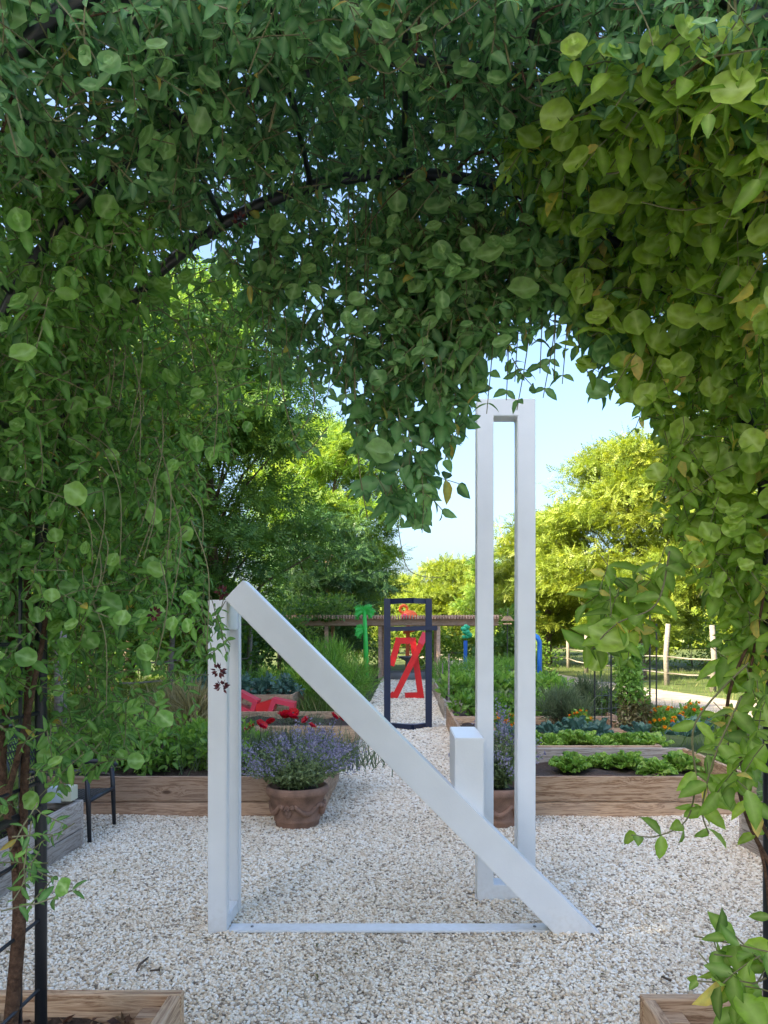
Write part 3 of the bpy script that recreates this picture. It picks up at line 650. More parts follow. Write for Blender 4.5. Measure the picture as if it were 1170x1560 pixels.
# pink and red folded sculpture left
d0 = 14.4
pr = empty('folded_sculpture', (X(407, d0), d0, 0), 'low pink and red sculpture of tilted open squares on the left', 'sculpture')
def sqframe(name, pts, d, w, mat, dep, dy):
    mb = MB(); q = [P(px, py, d) + Vector((0, dy, 0)) for px, py in pts]
    for i in range(4):
        A, B = q[i], q[(i + 1) % 4]; e = (B - A).normalized() * w * .48; mb.beam(A - e, B + e, w, dep - .002 * (i % 2), up=(0, 1, 0))
    world_part(pr, name, mb, mat)
sqframe('square_frame', [(368, 1056), (391, 1068), (386, 1085), (360, 1074)], d0, .085, 'pink', .35, 0)
sqframe('square_frame', [(420, 1066), (447, 1072), (445, 1092), (413, 1086)], d0, .085, 'pink', .35, -.05)
mb = MB(); q = [P(px, py, d0) for px, py in [(394, 1071), (418, 1064), (414, 1084), (391, 1088)]]; e = Vector((0, .2, 0))
mb.add([p - e for p in q] + [p + e for p in q], [(0, 1, 2, 3), (7, 6, 5, 4), (0, 4, 5, 1), (1, 5, 6, 2), (2, 6, 7, 3), (3, 7, 4, 0)]); world_part(pr, 'solid_block', mb, 'red')
mb = MB(); mb.box((X(405, d0), d0, Z(1093, d0) / 2), (.9, .5, max(.04, Z(1090, d0)))); world_part(pr, 'base', mb, 'white')
# orange sculpture behind
d0 = 27
orr = empty('round_sculpture', (X(620, d0), d0, 0), 'orange sculpture of rounded shapes rising behind the pergola beam', 'sculpture')
def ring(c, r, t, n=18):
    return MB().tube([c + Vector((r * math.cos(2 * math.pi * k / n), 0, r * math.sin(2 * math.pi * k / n))) for k in range(n + 1)], t, 8, False)
world_part(orr, 'ring_head', ring(P(615, 928, d0), .13, .055), 'orange', True)
mb = MB(); mb.ball(P(624, 941, d0), .30, 14, 9, (1, .5, .9)); world_part(orr, 'dome', mb, 'orange', True)
mb = MB(); mb.ball(P(616, 941, d0) + Vector((0, -.14, 0)), .14, 12, 8, (1.1, .5, 1)); world_part(orr, 'lobe', mb, 'pink', True)
mb = MB(); mb.beam((X(620, d0), d0, .0), (X(622, d0), d0, Z(945, d0)), .16, .14); world_part(orr, 'column', mb, 'orange')
mb = MB(); mb.beam((X(614, d0), d0 - .05, Z(964, d0)), (X(632, d0), d0 - .05, Z(960, d0)), .1, .1); world_part(orr, 'arm', mb, 'orange')
# green painted palm
d0 = 23
pl = empty('palm_sculpture', (X(558, d0), d0, 0), 'bright green painted metal palm tree standing by the pergola', 'sculpture')
mb = MB().tube([(X(559, d0), d0 - .3, 0), (X(558, d0), d0 - .3, 1.2), (X(556, d0), d0 - .3, Z(930, d0))], [.09, .075, .06], 8); world_part(pl, 'trunk', mb, 'green_paint', True)
def frond(c, ang, L, curl, yaw):
    """rib that rises and curls over, with leaflets both sides"""
    mb = MB(); N_ = 7; p = [c.copy()]; an = ang; sg = -1 if math.cos(ang) >= 0 else 1
    for i in range(N_):
        p.append(p[-1] + Vector((math.cos(an) * math.cos(yaw), math.sin(yaw) * .7, math.sin(an))) * L / N_); an += sg * curl / N_
    mb.tube(p, [.026 - .0022 * i for i in range(N_ + 1)], 5)
    for i in range(1, N_ + 1):
        t = (p[i] - p[i - 1]).normalized(); nrm = Vector((-t.z, 0, t.x))
        for q in (-1, 1): mb.beam(p[i], p[i] + (t * .55 + nrm * q * .8).normalized() * .12 * (1 - .06 * i), .034, .014, up=(0, 1, 0))
    return mb
for k in range(9): world_part(pl, 'frond', frond(P(556, 934, d0) + Vector((0, -.3, 0)), math.radians(15 + 150 * k / 8), .27 + .04 * (k % 3), 1.9, .5 * (-1) ** k), 'green_paint')
for k in range(5): world_part(pl, 'frond', frond(P(557, 962, d0) + Vector((0, -.3, 0)), math.radians(110 + 70 * k / 4), .30, 1.6, .4 * (-1) ** k), 'green_paint')
# blue post with teal top
d0 = 24
bp_ = empty('post_sculpture', (X(709, d0), d0, 0), 'blue post topped with a teal leafy ball on a white plinth', 'sculpture')
world_part(bp_, 'plinth', MB().box((X(712, d0), d0, .22), (.7, .7, .44)), 'white', bevel=.01)
world_part(bp_, 'post', MB().box((X(709, d0), d0, (.44 + Z(976, d0)) / 2), (.115, .115, Z(976, d0) - .44)), 'blue', bevel=.006)
mb = MB()
for k in range(14): mb.ball(P(711, 963, d0) + Vector((random.uniform(-.13, .13), random.uniform(-.1, .1), random.uniform(-.17, .17))), random.uniform(.05, .09), 7, 5)
world_part(bp_, 'leafy_ball', mb, 'teal', True)
# blue bent line sculpture
d0 = 20
bl = empty('line_sculpture', (X(822, d0), d0, 0), 'blue bent pole sculpture right of the tall white frame', 'sculpture')
mb = MB().tube([P(822, 1056, d0), P(822, 1000, d0), P(822, 978, d0), P(819, 971, d0), P(812, 966, d0), P(803, 965, d0)], .062, 10); world_part(bl, 'pole', mb, 'blue', True)
world_part(bl, 'cross_bar', poly([(824, 1027), (790, 1028)], d0, .07), 'blue')
world_part(bl, 'leaning_bar', poly([(772, 1013), (791, 1041)], d0, .11, -.05), 'blue')

# ------------------------------------------------------------------ pergola, lantern pole, fountain, stakes
d0 = 25.0
pg = empty('pergola', (X(600, d0), d0, 0), 'long wooden pergola with slatted top across the far end', 'pergola')
xL, xR = X(415, d0), X(785, d0); zb = Z(948, d0)
for yy in (d0, d0 + 2.2):
    me = plank_mesh(xR - xL, .07, .20); me.materials.append(M['perg']); o = link('beam', me, pg, (((xL + xR) / 2) - pg.location.x, yy - d0, zb))
rm = plank_mesh(2.8, .045, .13); rm.materials.append(M['perg'])
nr_ = 86
for k in range(nr_): link('rafter', rm, pg, (xL + .05 + (xR - xL - .1) * k / (nr_ - 1) - pg.location.x, 1.1, zb + .166), (0, 0, math.pi / 2))
for px in (425, 497, 579, 668, 780):
    for yy in (.0, 2.2):
        q = MB(); q.box((X(px, d0) - pg.location.x, yy + .085, (zb - .1) / 2), (.12, .12, zb - .1)); q.build('post', M['perg'], pg, bevel=.006)
shrub('green creeper lying over the left end of the pergola', (X(478, d0), d0 + .6, zb + .1), .35, 1.7, M['tree_d'], 3500, .13, name='creeper', cat='climbing plant', group=None)
shrub('green creeper hanging from the left pergola posts', (X(455, d0), d0 + .1, 0), 1.9, .8, M['tree_d'], 2600, .13, name='creeper', cat='climbing plant', group=None)
d0 = 19.5
lt = empty('lantern_pole', (X(773, d0), d0, 0), 'thin pole carrying a small brown roofed bird feeder inside the white slot', 'bird feeder')
world_part(lt, 'pole', MB().tube([(X(773, d0), d0, 0), (X(773, d0), d0, Z(949, d0))], .013, 6), 'black')
z_ = Z(946, d0); mb = MB(); cx_ = X(773, d0)
mb.add([(cx_ - .16, d0 - .12, z_), (cx_ + .16, d0 - .12, z_), (cx_ + .16, d0 + .12, z_), (cx_ - .16, d0 + .12, z_), (cx_ - .07, d0, z_ + .13), (cx_ + .07, d0, z_ + .13)], [(0, 1, 5, 4), (2, 3, 4, 5), (0, 4, 3), (1, 2, 5), (3, 2, 1, 0)])
world_part(lt, 'roof', mb, 'bark'); world_part(lt, 'tray', MB().box((cx_, d0, z_ - .07), (.2, .16, .03)), 'wood_red')
world_part(lt, 'finial', MB().tube([(cx_, d0, z_ + .12), (cx_ + .02, d0, z_ + .32)], .012, 6), 'black')
d0 = 26
ft = empty('fountain', (X(622, d0), d0, 0), 'dark stone fountain with bowl at the far end of the path', 'fountain')
mb = MB().lathe([(.78, 0), (.8, .06), (.8, .26), (.72, .26), (.70, .16), (0, .16)], 28, (X(622, d0), d0, 0)); world_part(ft, 'basin', mb, 'steel', True)
mb = MB().lathe([(.14, .16), (.09, .3), (.07, .5), (.1, .62), (.34, .74), (.36, .78), (.3, .77), (0, .70)], 24, (X(622, d0), d0, 0)); world_part(ft, 'bowl', mb, 'steel', True)
for i, (px, pt, pb, d0, lab) in enumerate([(683.5, 996, 1076, 13.9, 'tall pale wooden stake at the corner of the fifth right bed'), (674, 1010, 1060, 17.4, 'shorter pale wooden stake at the far path edge')]):
    o = MB().tube([(X(px, d0), d0, 0), (X(px, d0) + .004, d0, Z(pt, d0))], [.017, .014], 6).build('wooden_stake', M['post']); tag(o, lab, 'stake')

# ------------------------------------------------------------------ rail fence along the road and grey posts at left
def fence(label, pts, h, group, rails=(.40, .86), pick=False):
    root = empty('rail_fence', (pts[0][0], pts[0][1], 0), label, 'fence', group); c = Vector(root.location)
    for i, (x, y) in enumerate(pts):
        hh = h * random.uniform(.93, 1.08); q = MB().tube([Vector((x, y, 0)) - c, Vector((x + random.uniform(-.04, .04), y, hh * .5)) - c, Vector((x + random.uniform(-.05, .05), y, hh)) - c], [.085, .075, .07], 8); q.build('post', M['post'], root, True)
        if i < len(pts) - 1:
            a_ = Vector((x, y, 0)); b_ = Vector((*pts[i + 1], 0))
            for z in rails:
                q = MB().tube([a_ + Vector((0, -.03, z + random.uniform(-.04, .04))) - c, (a_ + b_) / 2 + Vector((0, -.03, z - .03)) - c, b_ + Vector((0, -.03, z + random.uniform(-.04, .04))) - c], [.022, .026, .020], 6); q.build('rail', M['post'], root, True)
fence('rustic split-rail fence beyond the dirt road on the right', [(X(800, 44) , 44), (X(838, 39), 39), (X(866, 34.5), 34.5), (X(893, 30), 30), (X(945, 26.5), 26.5), (X(1016, 23), 23), (X(1086, 20.5), 20.5), (X(1170, 18.5), 18.5)], 1.75, None)
fence('grey fence posts with rails under the left trees', [(X(-40, 15), 15), (X(140, 17.5), 17.5), (X(262, 19), 19), (X(379, 21.5), 21.5), (X(391, 24.5), 24.5)], 1.7, None)
o = MB().tube([P(92, 1130, 9.2) * 1, P(92, 1050, 9.2), P(93, 935, 9.2)], [.075, .07, .065], 8).build('grey_post', M['post'], None, True); tag(o, 'weathered grey post standing behind the left vine above the chair', 'post')
o.location.z = -.0

# ------------------------------------------------------------------ pots with catmint
def pot(label, x, y, rot):
    root = empty('terracotta_pot', (x, y, 0), label, 'plant pot', 'terracotta pots', rz=rot)
    prof = [(0, .0), (.165, .0), (.172, .012), (.176, .05), (.186, .06), (.186, .075), (.181, .085), (.205, .19), (.222, .245), (.230, .25), (.232, .262), (.244, .268), (.252, .285), (.252, .318), (.242, .330), (.222, .330), (.215, .30), (0, .285)]
    MB().lathe(prof, 40).build('body', M['terra'], root, True)
    def on(a, z, o=0.0): r = .186 + (z - .085) * .23 + o; return Vector((r * math.cos(a), r * math.sin(a), z))
    for k in range(4):
        a0 = k * math.pi / 2
        mb = MB(); c = on(a0, .155)
        mb.ball(c, .05, 12, 8, (.5, .72, 1)); mb.ball(on(a0, .15, .028), .014, 8, 6, (1, .8, 1.5)); mb.ball(on(a0 + .07, .172, .022), .012, 8, 6); mb.ball(on(a0 - .07, .172, .022), .012, 8, 6); mb.ball(on(a0, .118, .02), .016, 8, 6, (.7, 1.3, .6))
        for s in (-1, 1): mb.ball(on(a0 + s * .2, .19, .005), .022, 8, 6)
        mb.build('relief_face', M['terra'], root, True)
        g_ = MB().tube([on(a0 + .28 + (math.pi / 2 - .56) * t, .205 - .075 * math.sin(math.pi * t), .004) for t in [i / 10 for i in range(11)]], [.012 + .010 * math.sin(math.pi * i / 10) for i in range(11)], 7)
        g_.build('relief_garland', M['terra'], root, True)
    link('soil', np_mesh('soil', np.array([(0.215 * math.cos(i * .3927), .215 * math.sin(i * .3927), .296) for i in range(16)]), np.array([list(range(16))]), M['soil'], smooth=False), root)
    return root
def spike_mesh(seed):
    r = np.random.default_rng(seed); n = 34; t = np.sort(r.random(n)); a = r.random(n) * 6.28
    pos = np.stack([.02 * (1 - .6 * t) * np.cos(a), .02 * (1 - .6 * t) * np.sin(a), t * .16], 1)
    Y = unit(np.stack([np.cos(a), np.sin(a), np.full(n, .6)], 1)); Nn = unit(r.normal(size=(n, 3)))
    return scatter('flower_spike', RHOMB, pos, frames(Y, Nn), .018 * r.uniform(.7, 1.5, n), np.clip(r.normal(size=n) * .25 + .5, 0, 1), M['purple'])
SPK = [spike_mesh(s) for s in range(6)]
def catmint(label, base, h, rx, n, nsp, lean=(0, 0)):
    root = empty('catmint_plant', base, label, 'flowering plant', 'catmint plants')
    ang = rng.random(n) * 6.28; el = rng.random(n) ** .6; rr = rng.random(n) ** .5
    ph = rng.random(2) * 6; lump = 1 + .16 * np.sin(3 * ang + ph[0]) + .12 * np.sin(5 * ang + ph[1]); tip = np.stack([lump * rr * rx * np.cos(ang), lump * rr * rx * .8 * np.sin(ang), h * lump * (1.0 - .55 * rr ** 2)], 1)
    t = rng.uniform(.05, .92, n); pos = tip * np.stack([t ** .7, t ** .7, t], 1) + np.array([lean[0], lean[1], 0]) * t[:, None]
    Y = unit(tip * .5 + rng.normal(size=(n, 3)) * .28); Nn = unit(rng.normal(size=(n, 3)) * .7 + np.array([0, -.1, .7]))
    link('foliage', scatter('foliage', OVATE, pos, frames(Y, Nn), rng.uniform(.018, .045, n), np.clip(rng.normal(size=n) * .2 + .45 + .2 * t, 0, 1), M['sage']), root)
    mb = MB()
    for k in range(nsp):
        a_ = random.uniform(0, 6.28); r = random.random() ** .5; tp = Vector((r * rx * 1.05 * math.cos(a_), r * rx * .85 * math.sin(a_), h * (1.02 - .5 * r * r) * random.uniform(.62, 1.16) * (1 + .16 * math.sin(3 * a_ + ph[0])))) + Vector((lean[0], lean[1], 0))
        md = Vector((tp.x * .55, tp.y * .55, tp.z * .65)); mb.tube([(tp.x * .12, tp.y * .12, 0), md, tp], [.0028, .0024, .0016], 3, False)
        dd = (tp - md).normalized(); o = link('flower_spike', SPK[k % 6], root, tp - dd * .05); o.rotation_euler = dd.to_track_quat('Z', 'Y').to_euler(); s = random.uniform(.6, 1.15); o.scale = (s, s, s)
    mb.build('stems', M['sage'], root)
pot('terracotta pot with face relief left of the path, half hiding the bed', X(453, 6.2), 6.2, -math.pi / 2 - .25)
pot('terracotta pot partly hidden behind the tall white frame', X(757, 6.2), 6.2, -math.pi / 2 + .75)
catmint('purple catmint spilling over the left pot', (X(450, 6.2), 6.2, .30), .37, .45, 3000, 95)
catmint('purple catmint growing in the right pot behind the white frame', (X(760, 6.2), 6.2, .30), .52, .30, 2400, 65)
catmint('low purple catmint leaning over the bed corner beside the left pot', (-.86, 6.9, .27), .34, .36, 1500, 60, (.1, 0))

# ------------------------------------------------------------------ vegetables and flowers
def rosette(name, label, cat, loc, size, mat, n, tall=.6, group=None, tmpl=RUF, wide=.62, hgt=.62):
    """loose head: ruffled leaves from outer and low to inner and upright"""
    root = empty(name, loc, label, cat, group)
    k = np.arange(n); a_ = k * 2.4 + rng.random() * 6 + rng.normal(size=n) * .2; t = (k + .5) / n
    el = .35 + (tall - .35) * (1 - t) + rng.normal(size=n) * .13
    Y = np.stack([np.cos(a_) * np.cos(el), np.sin(a_) * np.cos(el), np.sin(el)], 1); Nn = np.stack([-np.cos(a_) * np.sin(el), -np.sin(a_) * np.sin(el), np.cos(el)], 1) + rng.normal(size=(n, 3)) * .25
    L_ = size * (.5 + .12 * t) * rng.uniform(.75, 1.15, n)
    base = np.stack([np.cos(a_) * t * size * .05, np.sin(a_) * t * size * .05, np.full(n, .005)], 1)
    me_ = scatter('leaves', tmpl, base, frames(Y, Nn), np.stack([L_ * wide, L_, L_ * 1.3], 1), np.clip(rng.normal(size=n) * .26 + .45, 0, 1), mat)
    link('leaves', me_, root); return root
lab6 = ['round curly lettuce nearest the white frame in the front right bed', 'smaller dark lettuce second from the white frame in the front bed', 'lettuce third from the white frame in the front right bed', 'lettuce standing slightly forward, fourth from the white frame', 'bushy lettuce fifth from the white frame in the front right bed', 'lettuce at the far right of the front bed beside the vine']
for i, (px, sz, yy) in enumerate([(869, .37, 7.6), (914, .31, 7.78), (955, .36, 7.75), (998, .33, 7.35), (1036, .38, 7.6), (1096, .37, 7.6)]):
    rosette('lettuce', lab6[i], 'lettuce', (X(px, yy), yy, .195), sz * .90, M['lettuce'], 46, 1.45, 'young lettuces in the front right bed')
o = MB().tube([(X(820, 7.3), 7.25, .215)] + [(.8 + .16 * i, 7.2 + .05 * math.sin(i * 1.4), .21 + .02 * math.sin(i * 2.1)) for i in range(12)], .008, 6).build('drip_hose', M['hose'], None, True); tag(o, 'thin brown drip hose lying along the lettuce row', 'hose')
for i in range(11): rosette('lettuce', 'bright green lettuce in the crowded row of the second right bed', 'lettuce', (1.30 + .145 * i + rng.normal() * .02, 8.5 + .12 * (i % 2) + rng.normal() * .04, .29), .30 * rng.uniform(.8, 1.2), M['lettuce'], 30, 1.5, 'crowded lettuces of the second right bed')
for i, (px, py, yy, s, lab) in enumerate([(838, 1118, 9.2, .36, 'blue-green kale nearest the white frame'), (872, 1112, 9.2, .42, 'large blue-green kale with spreading leaves in the middle of the row'), (906, 1110, 9.3, .38, 'blue-green kale left of the trellis foot'), (975, 1118, 9.2, .34, 'blue-green kale under the big marigolds'), (1052, 1118, 9.2, .46, 'blue-green kale at the right end beside the marigolds'), (800, 1112, 9.2, .3, 'small kale seen just behind the white frame post'), (767, 1105, 9.2, .34, 'kale behind the slot of the white frame')]):
    rosette('kale', lab, 'kale', (X(px, yy), yy, .31), s * 1.15, M['kale'], 15, 1.35, 'kale plants in the second right bed', wide=.5)
def marigold(label, base, r, h, nf, nl=900):
    root = empty('marigold_plant', base, label, 'flowering plant', 'marigolds')
    d = unit(rng.normal(size=(nl, 3))); d[:, 2] = np.abs(d[:, 2]); pos = d * np.array([r, r * .8, h]) * (rng.uniform(.4, 1, nl))[:, None]
    link('foliage', scatter('foliage', OVATE, pos, frames(unit(d + rng.normal(size=(nl, 3)) * .5), unit(rng.normal(size=(nl, 3)) * .5 + np.array([0, 0, .8]))), rng.uniform(.04, .08, nl), np.clip(rng.normal(size=nl) * .2 + .5, 0, 1), M['herb']), root)
    for k in range(nf):
        d = unit(rng.normal(size=3)); d[2] = abs(d[2]) + .2; d[1] -= .25; d = unit(d); n = 16; a_ = np.arange(n) * 2.4
        Yv = np.stack([np.cos(a_), np.sin(a_), .2 + .6 * (np.arange(n) % 3) / 2], 1)
        me_ = MARI[k % 4]; o = link('flower', me_, root, Vector(d * np.array([r, r * .8, h]) * rng.uniform(.92, 1.08))); o.rotation_euler = Vector(d).to_track_quat('Z', 'Y').to_euler(); s = rng.uniform(.8, 1.25); o.scale = (s, s, s)
MARI = []
for k in range(4):
    n = 18; a_ = np.arange(n) * 2.4; el = np.linspace(.1, 1.2, n)
    Yv = np.stack([np.cos(a_) * np.cos(el), np.sin(a_) * np.cos(el), np.sin(el)], 1); Nn = np.stack([-np.cos(a_) * np.sin(el), -np.sin(a_) * np.sin(el), np.cos(el)], 1)
    MARI.append(scatter('flower', RHOMB, np.zeros((n, 3)), frames(Yv, Nn), np.stack([np.full(n, .042), np.full(n, .030), np.full(n, .03)], 1), np.clip(rng.normal(size=n) * .1 + .15 + .25 * k, 0, 1), M['yflower']))
marigold('big mound of orange and yellow marigolds right of the trellis', (X(1012, 10.1), 10.1, .27), .36, .30, 60)
marigold('taller part of the marigold mound with few flowers at right', (X(1052, 10.4), 10.4, .27), .26, .34, 16)
marigold('small orange marigolds behind the middle kale', (X(884, 10.1), 10.1, .27), .17, .28, 20, 500)
marigold('orange marigolds seen through the slot of the white frame', (X(770, 10.1), 10.1, .27), .15, .26, 22, 450)
def herb(label, base, h, r, mat, n, leaf, group, tmpl=OVATE, name='herb_plant', cat='plant', up=.35):
    return shrub(label, base, h, r, M[mat], n, leaf, tmpl, name, cat, group, up, 18)
# left bed: leafy greens, straw, poppies
for i in range(9): herb('leafy light green herb in the left bed behind the black chair', (-3.35 + .21 * i + rng.normal() * .03, 6.75 + rng.uniform(0, .8), .26), .34 + .1 * rng.random(), .27, 'herb', 420, .075, 'leafy herbs of the left bed')
for i in range(4): herb('leafy light green herb at the back of the left bed', (-3.0 + .45 * i, 7.7, .26), .40 + .1 * rng.random(), .28, 'herb', 420, .08, 'leafy herbs of the left bed')
herb('tuft of straw-coloured grass left of the white upright', (X(290, 8.6), 8.6, 0), .85, .30, 'straw', 900, .34, None, BLADE, 'grass_tuft', 'grass', 1.3)
herb('second tuft of dry yellow grass behind the left bed', (X(255, 9.0), 9.0, 0), .8, .36, 'straw', 900, .34, None, BLADE, 'grass_tuft', 'grass', 1.3)
herb('yellow-green feathery plant in the left edge bed', (-2.75, 4.9, .27), .34, .36, 'grass', 1400, .16, None, BLADE, 'feathery_plant', 'plant', 1.0)
herb('feathery green plant at the near end of the left edge bed', (-2.85, 4.1, .27), .30, .34, 'grass', 1200, .16, None, BLADE, 'feathery_plant', 'plant', 1.0)
herb('dark green feathery plant in the right edge bed', (2.72, 5.15, .27), .40, .34, 'tree_d', 1700, .07, None, RHOMB, 'feathery_plant', 'plant', .5)
herb('second dark green plant in the right edge bed', (2.95, 4.5, .27), .40, .34, 'tree_d', 1500, .07, None, RHOMB, 'feathery_plant', 'plant', .5)
def poppies():
    root = empty('poppy_clump', (-1.25, 7.5, .26), 'clump of red poppies among grey-green grass behind the catmint', 'flowering plant')
    n = 3000; x = rng.normal(size=n) * .38; y = rng.normal(size=n) * .22; Y = unit(np.stack([rng.normal(size=n) * .35, rng.normal(size=n) * .3, np.ones(n)], 1))
    s = rng.uniform(.18, .42, n); link('foliage', scatter('foliage', BLADE, np.stack([x, y, np.zeros(n)], 1), frames(Y, unit(rng.normal(size=(n, 3)))), np.stack([s * .6, s, s], 1), np.clip(rng.normal(size=n) * .25 + .6, 0, 1), M['sage']), root)
    PC = bpy.data.meshes.new('flower_centre'); cb = MB().ball((0, 0, .008), .007, 8, 5); PC.from_pydata(cb.v, [], cb.f); PC.materials.append(M['black'])
    pm = []
    for k in range(2):
        m_ = 6; a_ = np.arange(m_) * 2 * np.pi / m_ + k; el = np.full(m_, .55) + (np.arange(m_) % 2) * .35
        Yv = np.stack([np.cos(a_) * np.cos(el), np.sin(a_) * np.cos(el), np.sin(el)], 1); Nn = np.stack([-np.cos(a_) * np.sin(el), -np.sin(a_) * np.sin(el), np.cos(el)], 1)
        pm.append(scatter('flower', RUF, np.zeros((m_, 3)), frames(Yv, Nn), np.stack([np.full(m_, .055), np.full(m_, .036), np.full(m_, .036)], 1), rng.random(m_), M['poppy']))
    st = MB()
    for k, (px, py) in enumerate([(397, 1106), (413, 1101), (475, 1107), (381, 1109), (436, 1090), (444, 1094), (447, 1088), (521, 1097), (466, 1098), (430, 1092), (508, 1092)]):
        dd = 7.2 + .6 * rng.random(); w_ = P(px, py, dd); l_ = w_ - Vector(root.location); o = link('flower', pm[k % 2], root, l_, (rng.uniform(.2, .9), rng.uniform(-.3, .3), rng.random() * 6)); s = rng.uniform(1.2, 1.8); o.scale = (s, s, s)
        link('flower_centre', PC, o)
        st.tube([(l_.x * .85, l_.y * .9, 0), (l_.x * .95, l_.y, l_.z * .6), l_], .003, 4, False)
    st.build('stems', M['sage'], root)
poppies()
# second left bed and beyond
for i in range(5): herb('low pale grass tuft in the second left bed', (-3.0 + .45 * i, 10.5 + .5 * (i % 2), .26), .13, .24, 'sage', 240, .10, 'tufts of the second left bed', BLADE, 'grass_tuft', 'grass', .8)
for i in range(7): herb('grassy green plant left of the red and pink sculpture', (-4.8 + .55 * i, 17.4 + .5 * (i % 3), 0), .75, .5, 'herb', 520, .22, 'grassy plants in the left meadow', BLADE, 'grass_clump', 'plant', .9)
for i in range(5): herb('leafy cabbage plant in the far left bed', (-4.2 + .42 * i, 15.9, .28), .35, .26, 'kale', 240, .13, 'cabbages of the far left bed', OVATE, 'cabbage', 'cabbage')
for i in range(9): herb('silvery green leafy plant in the fourth right bed', (1.0 + .24 * i, 11.9 + .3 * (i % 2), .27), .34, .24, 'sage' if i % 2 else 'herb', 380, .10, 'leafy plants of the fourth right bed', OVATE)
for i in range(14): herb('green vegetable plant in the fifth right bed', (1.0 + .31 * (i % 7), 14.4 + 1.2 * (i // 7), .28), .42, .28, 'herb', 320, .15, 'vegetables of the fifth right bed', OVATE)
for i in range(12): herb('green vegetable plant in the sixth right bed', (1.0 + .34 * (i % 6), 18.0 + 1.3 * (i // 6), .28), .62, .34, 'herb', 360, .2, 'vegetables of the sixth right bed', BLADE, up=.8)
herb('soft grey-green fennel bush right of the white frame in the third bed', (X(858, 10.9), 10.9, .26), .42, .36, 'sage', 1700, .18, None, BLADE, 'fennel_bush', 'plant', .9)
herb('pale green fennel bush between the white frame and the trellis rods', (X(890, 11.9), 11.9, .26), .55, .36, 'sage', 1500, .2, None, BLADE, 'fennel_bush', 'plant', .9)
herb('low yellow-green herb mound behind the trellis rods', (X(925, 12.0), 12.0, .26), .35, .28, 'grass', 700, .12, None, OVATE, 'herb_mound', 'plant', .6)
# trellis with climbing plant
d0 = 9.9
tr_ = empty('wire_trellis', (X(950, d0), d0, .26), 'dark wire trellis of upright rods in the third right bed', 'trellis')
for (px, yy, pt) in ((906, 10.7, 925), (931, 9.85, 940), (990, 10.1, 930), (1000, 11.2, 950)): world_part(tr_, 'rod', MB().tube([(X(px, yy), yy, .2), (X(px, yy), yy, Z(pt, yy))], .011, 6), 'black')
for k in range(7):
    z = .5 + .18 * k; world_part(tr_, 'wire', MB().tube([(X(906, 10.7), 10.7, z), (X(1000, 11.2), 11.2, z)], .003, 4), 'steel')
for k in range(9):
    t = k / 9; world_part(tr_, 'wire', MB().tube([(X(906, 10.7) * (1 - t) + X(1000, 11.2) * t, 10.7 + .5 * t, .25), (X(906, 10.7) * (1 - t) + X(1000, 11.2) * t, 10.7 + .5 * t, 1.75)], .003, 4), 'steel')
def climber():
    root = empty('climbing_plant', (X(963, 10.0), 10.0, .26), 'climbing plant with brown lower leaves growing up the trellis', 'climbing plant')
    n = 2600; z = rng.random(n) * 1.12; r = .24 * (1 - .35 * z); a_ = rng.random(n) * 6.28; q = np.sqrt(rng.random(n)) * r
    pos = np.stack([q * np.cos(a_) + .05 * np.sin(z * 6), q * np.sin(a_), z], 1); Yv = unit(rng.normal(size=(n, 3)) + np.array([0, 0, -.3])); Nn = unit(rng.normal(size=(n, 3)) * .6 + np.array([0, -.3, .6]))
    lo = z < .42 + rng.normal(size=n) * .06
    for nm, k, m_ in (('leaves', ~lo, 'herb'), ('dry_leaves', lo, 'amaranth')):
        link(nm, scatter(nm, OVATE, pos[k], frames(Yv[k], Nn[k]), rng.uniform(.04, .085, k.sum()), np.clip(rng.normal(size=k.sum()) * .22 + .6, 0, 1), M[m_]), root)
    mb = MB()
    for k in range(7): mb.tube([(rng.normal() * .08, rng.normal() * .08, 0), (rng.normal() * .08, rng.normal() * .06, .5), (rng.normal() * .08, rng.normal() * .06, 1.1)], [.008, .006, .003], 5)
    mb.build('stems', M['amaranth'], root)
climber()

# ------------------------------------------------------------------ chair, carton, pipe, twigs
ch = empty('garden_chair', (-2.7, 5.95, 0), 'black metal mesh armchair facing the gravel at the left', 'chair')
Y0, Y1 = 5.66, 6.14; xf, xbk = -2.32, -2.88; zs = .315
def ctube(name, pts, r, mat='black'): return world_part(ch, name, MB().tube(pts, r, 8), mat, True)
for yy in (Y0, Y1):
    ctube('leg', [(xf, yy, 0), (xf - .01, yy, .30), (xf - .02, yy, .50)], [.014, .018, .017]); ctube('leg', [(xbk + .02, yy, 0), (xbk + .02, yy, .32)], .016)
    ctube('armrest', [(xf + .02, yy, .495), (xf - .02, yy, .525), (xf - .12, yy, .53), (xbk + .1, yy, .52), (xbk - .02, yy, .53)], [.018, .022, .022, .02, .016])
    ctube('back_post', [(xbk + .02, yy, .3), (xbk - .04, yy, .55), (xbk - .14, yy, .80)], .015)
ctube('seat_rail', [(xf - .01, Y0, zs), (xf - .01, Y1, zs)], .016); ctube('seat_rail', [(xbk + .02, Y0, zs - .02), (xbk + .02, Y1, zs - .02)], .014)
ctube('top_rail', [(xbk - .14, Y0, .80), (xbk - .16, (Y0 + Y1) / 2, .84), (xbk - .14, Y1, .80)], .016)
mb = MB()
for k in range(16):
    t = k / 15; yy = Y0 + (Y1 - Y0) * t; mb.tube([(xf - .01, yy, zs), (xbk + .02, yy, zs - .02)], .005, 4)
for k in range(16): t = k / 15; mb.tube([(xf - .01 + (xbk + .03 - xf) * t, Y0, zs - .02 * t), (xf - .01 + (xbk + .03 - xf) * t, Y1, zs - .02 * t)], .005, 4)
world_part(ch, 'seat_mesh', mb, 'black')
mb = MB()
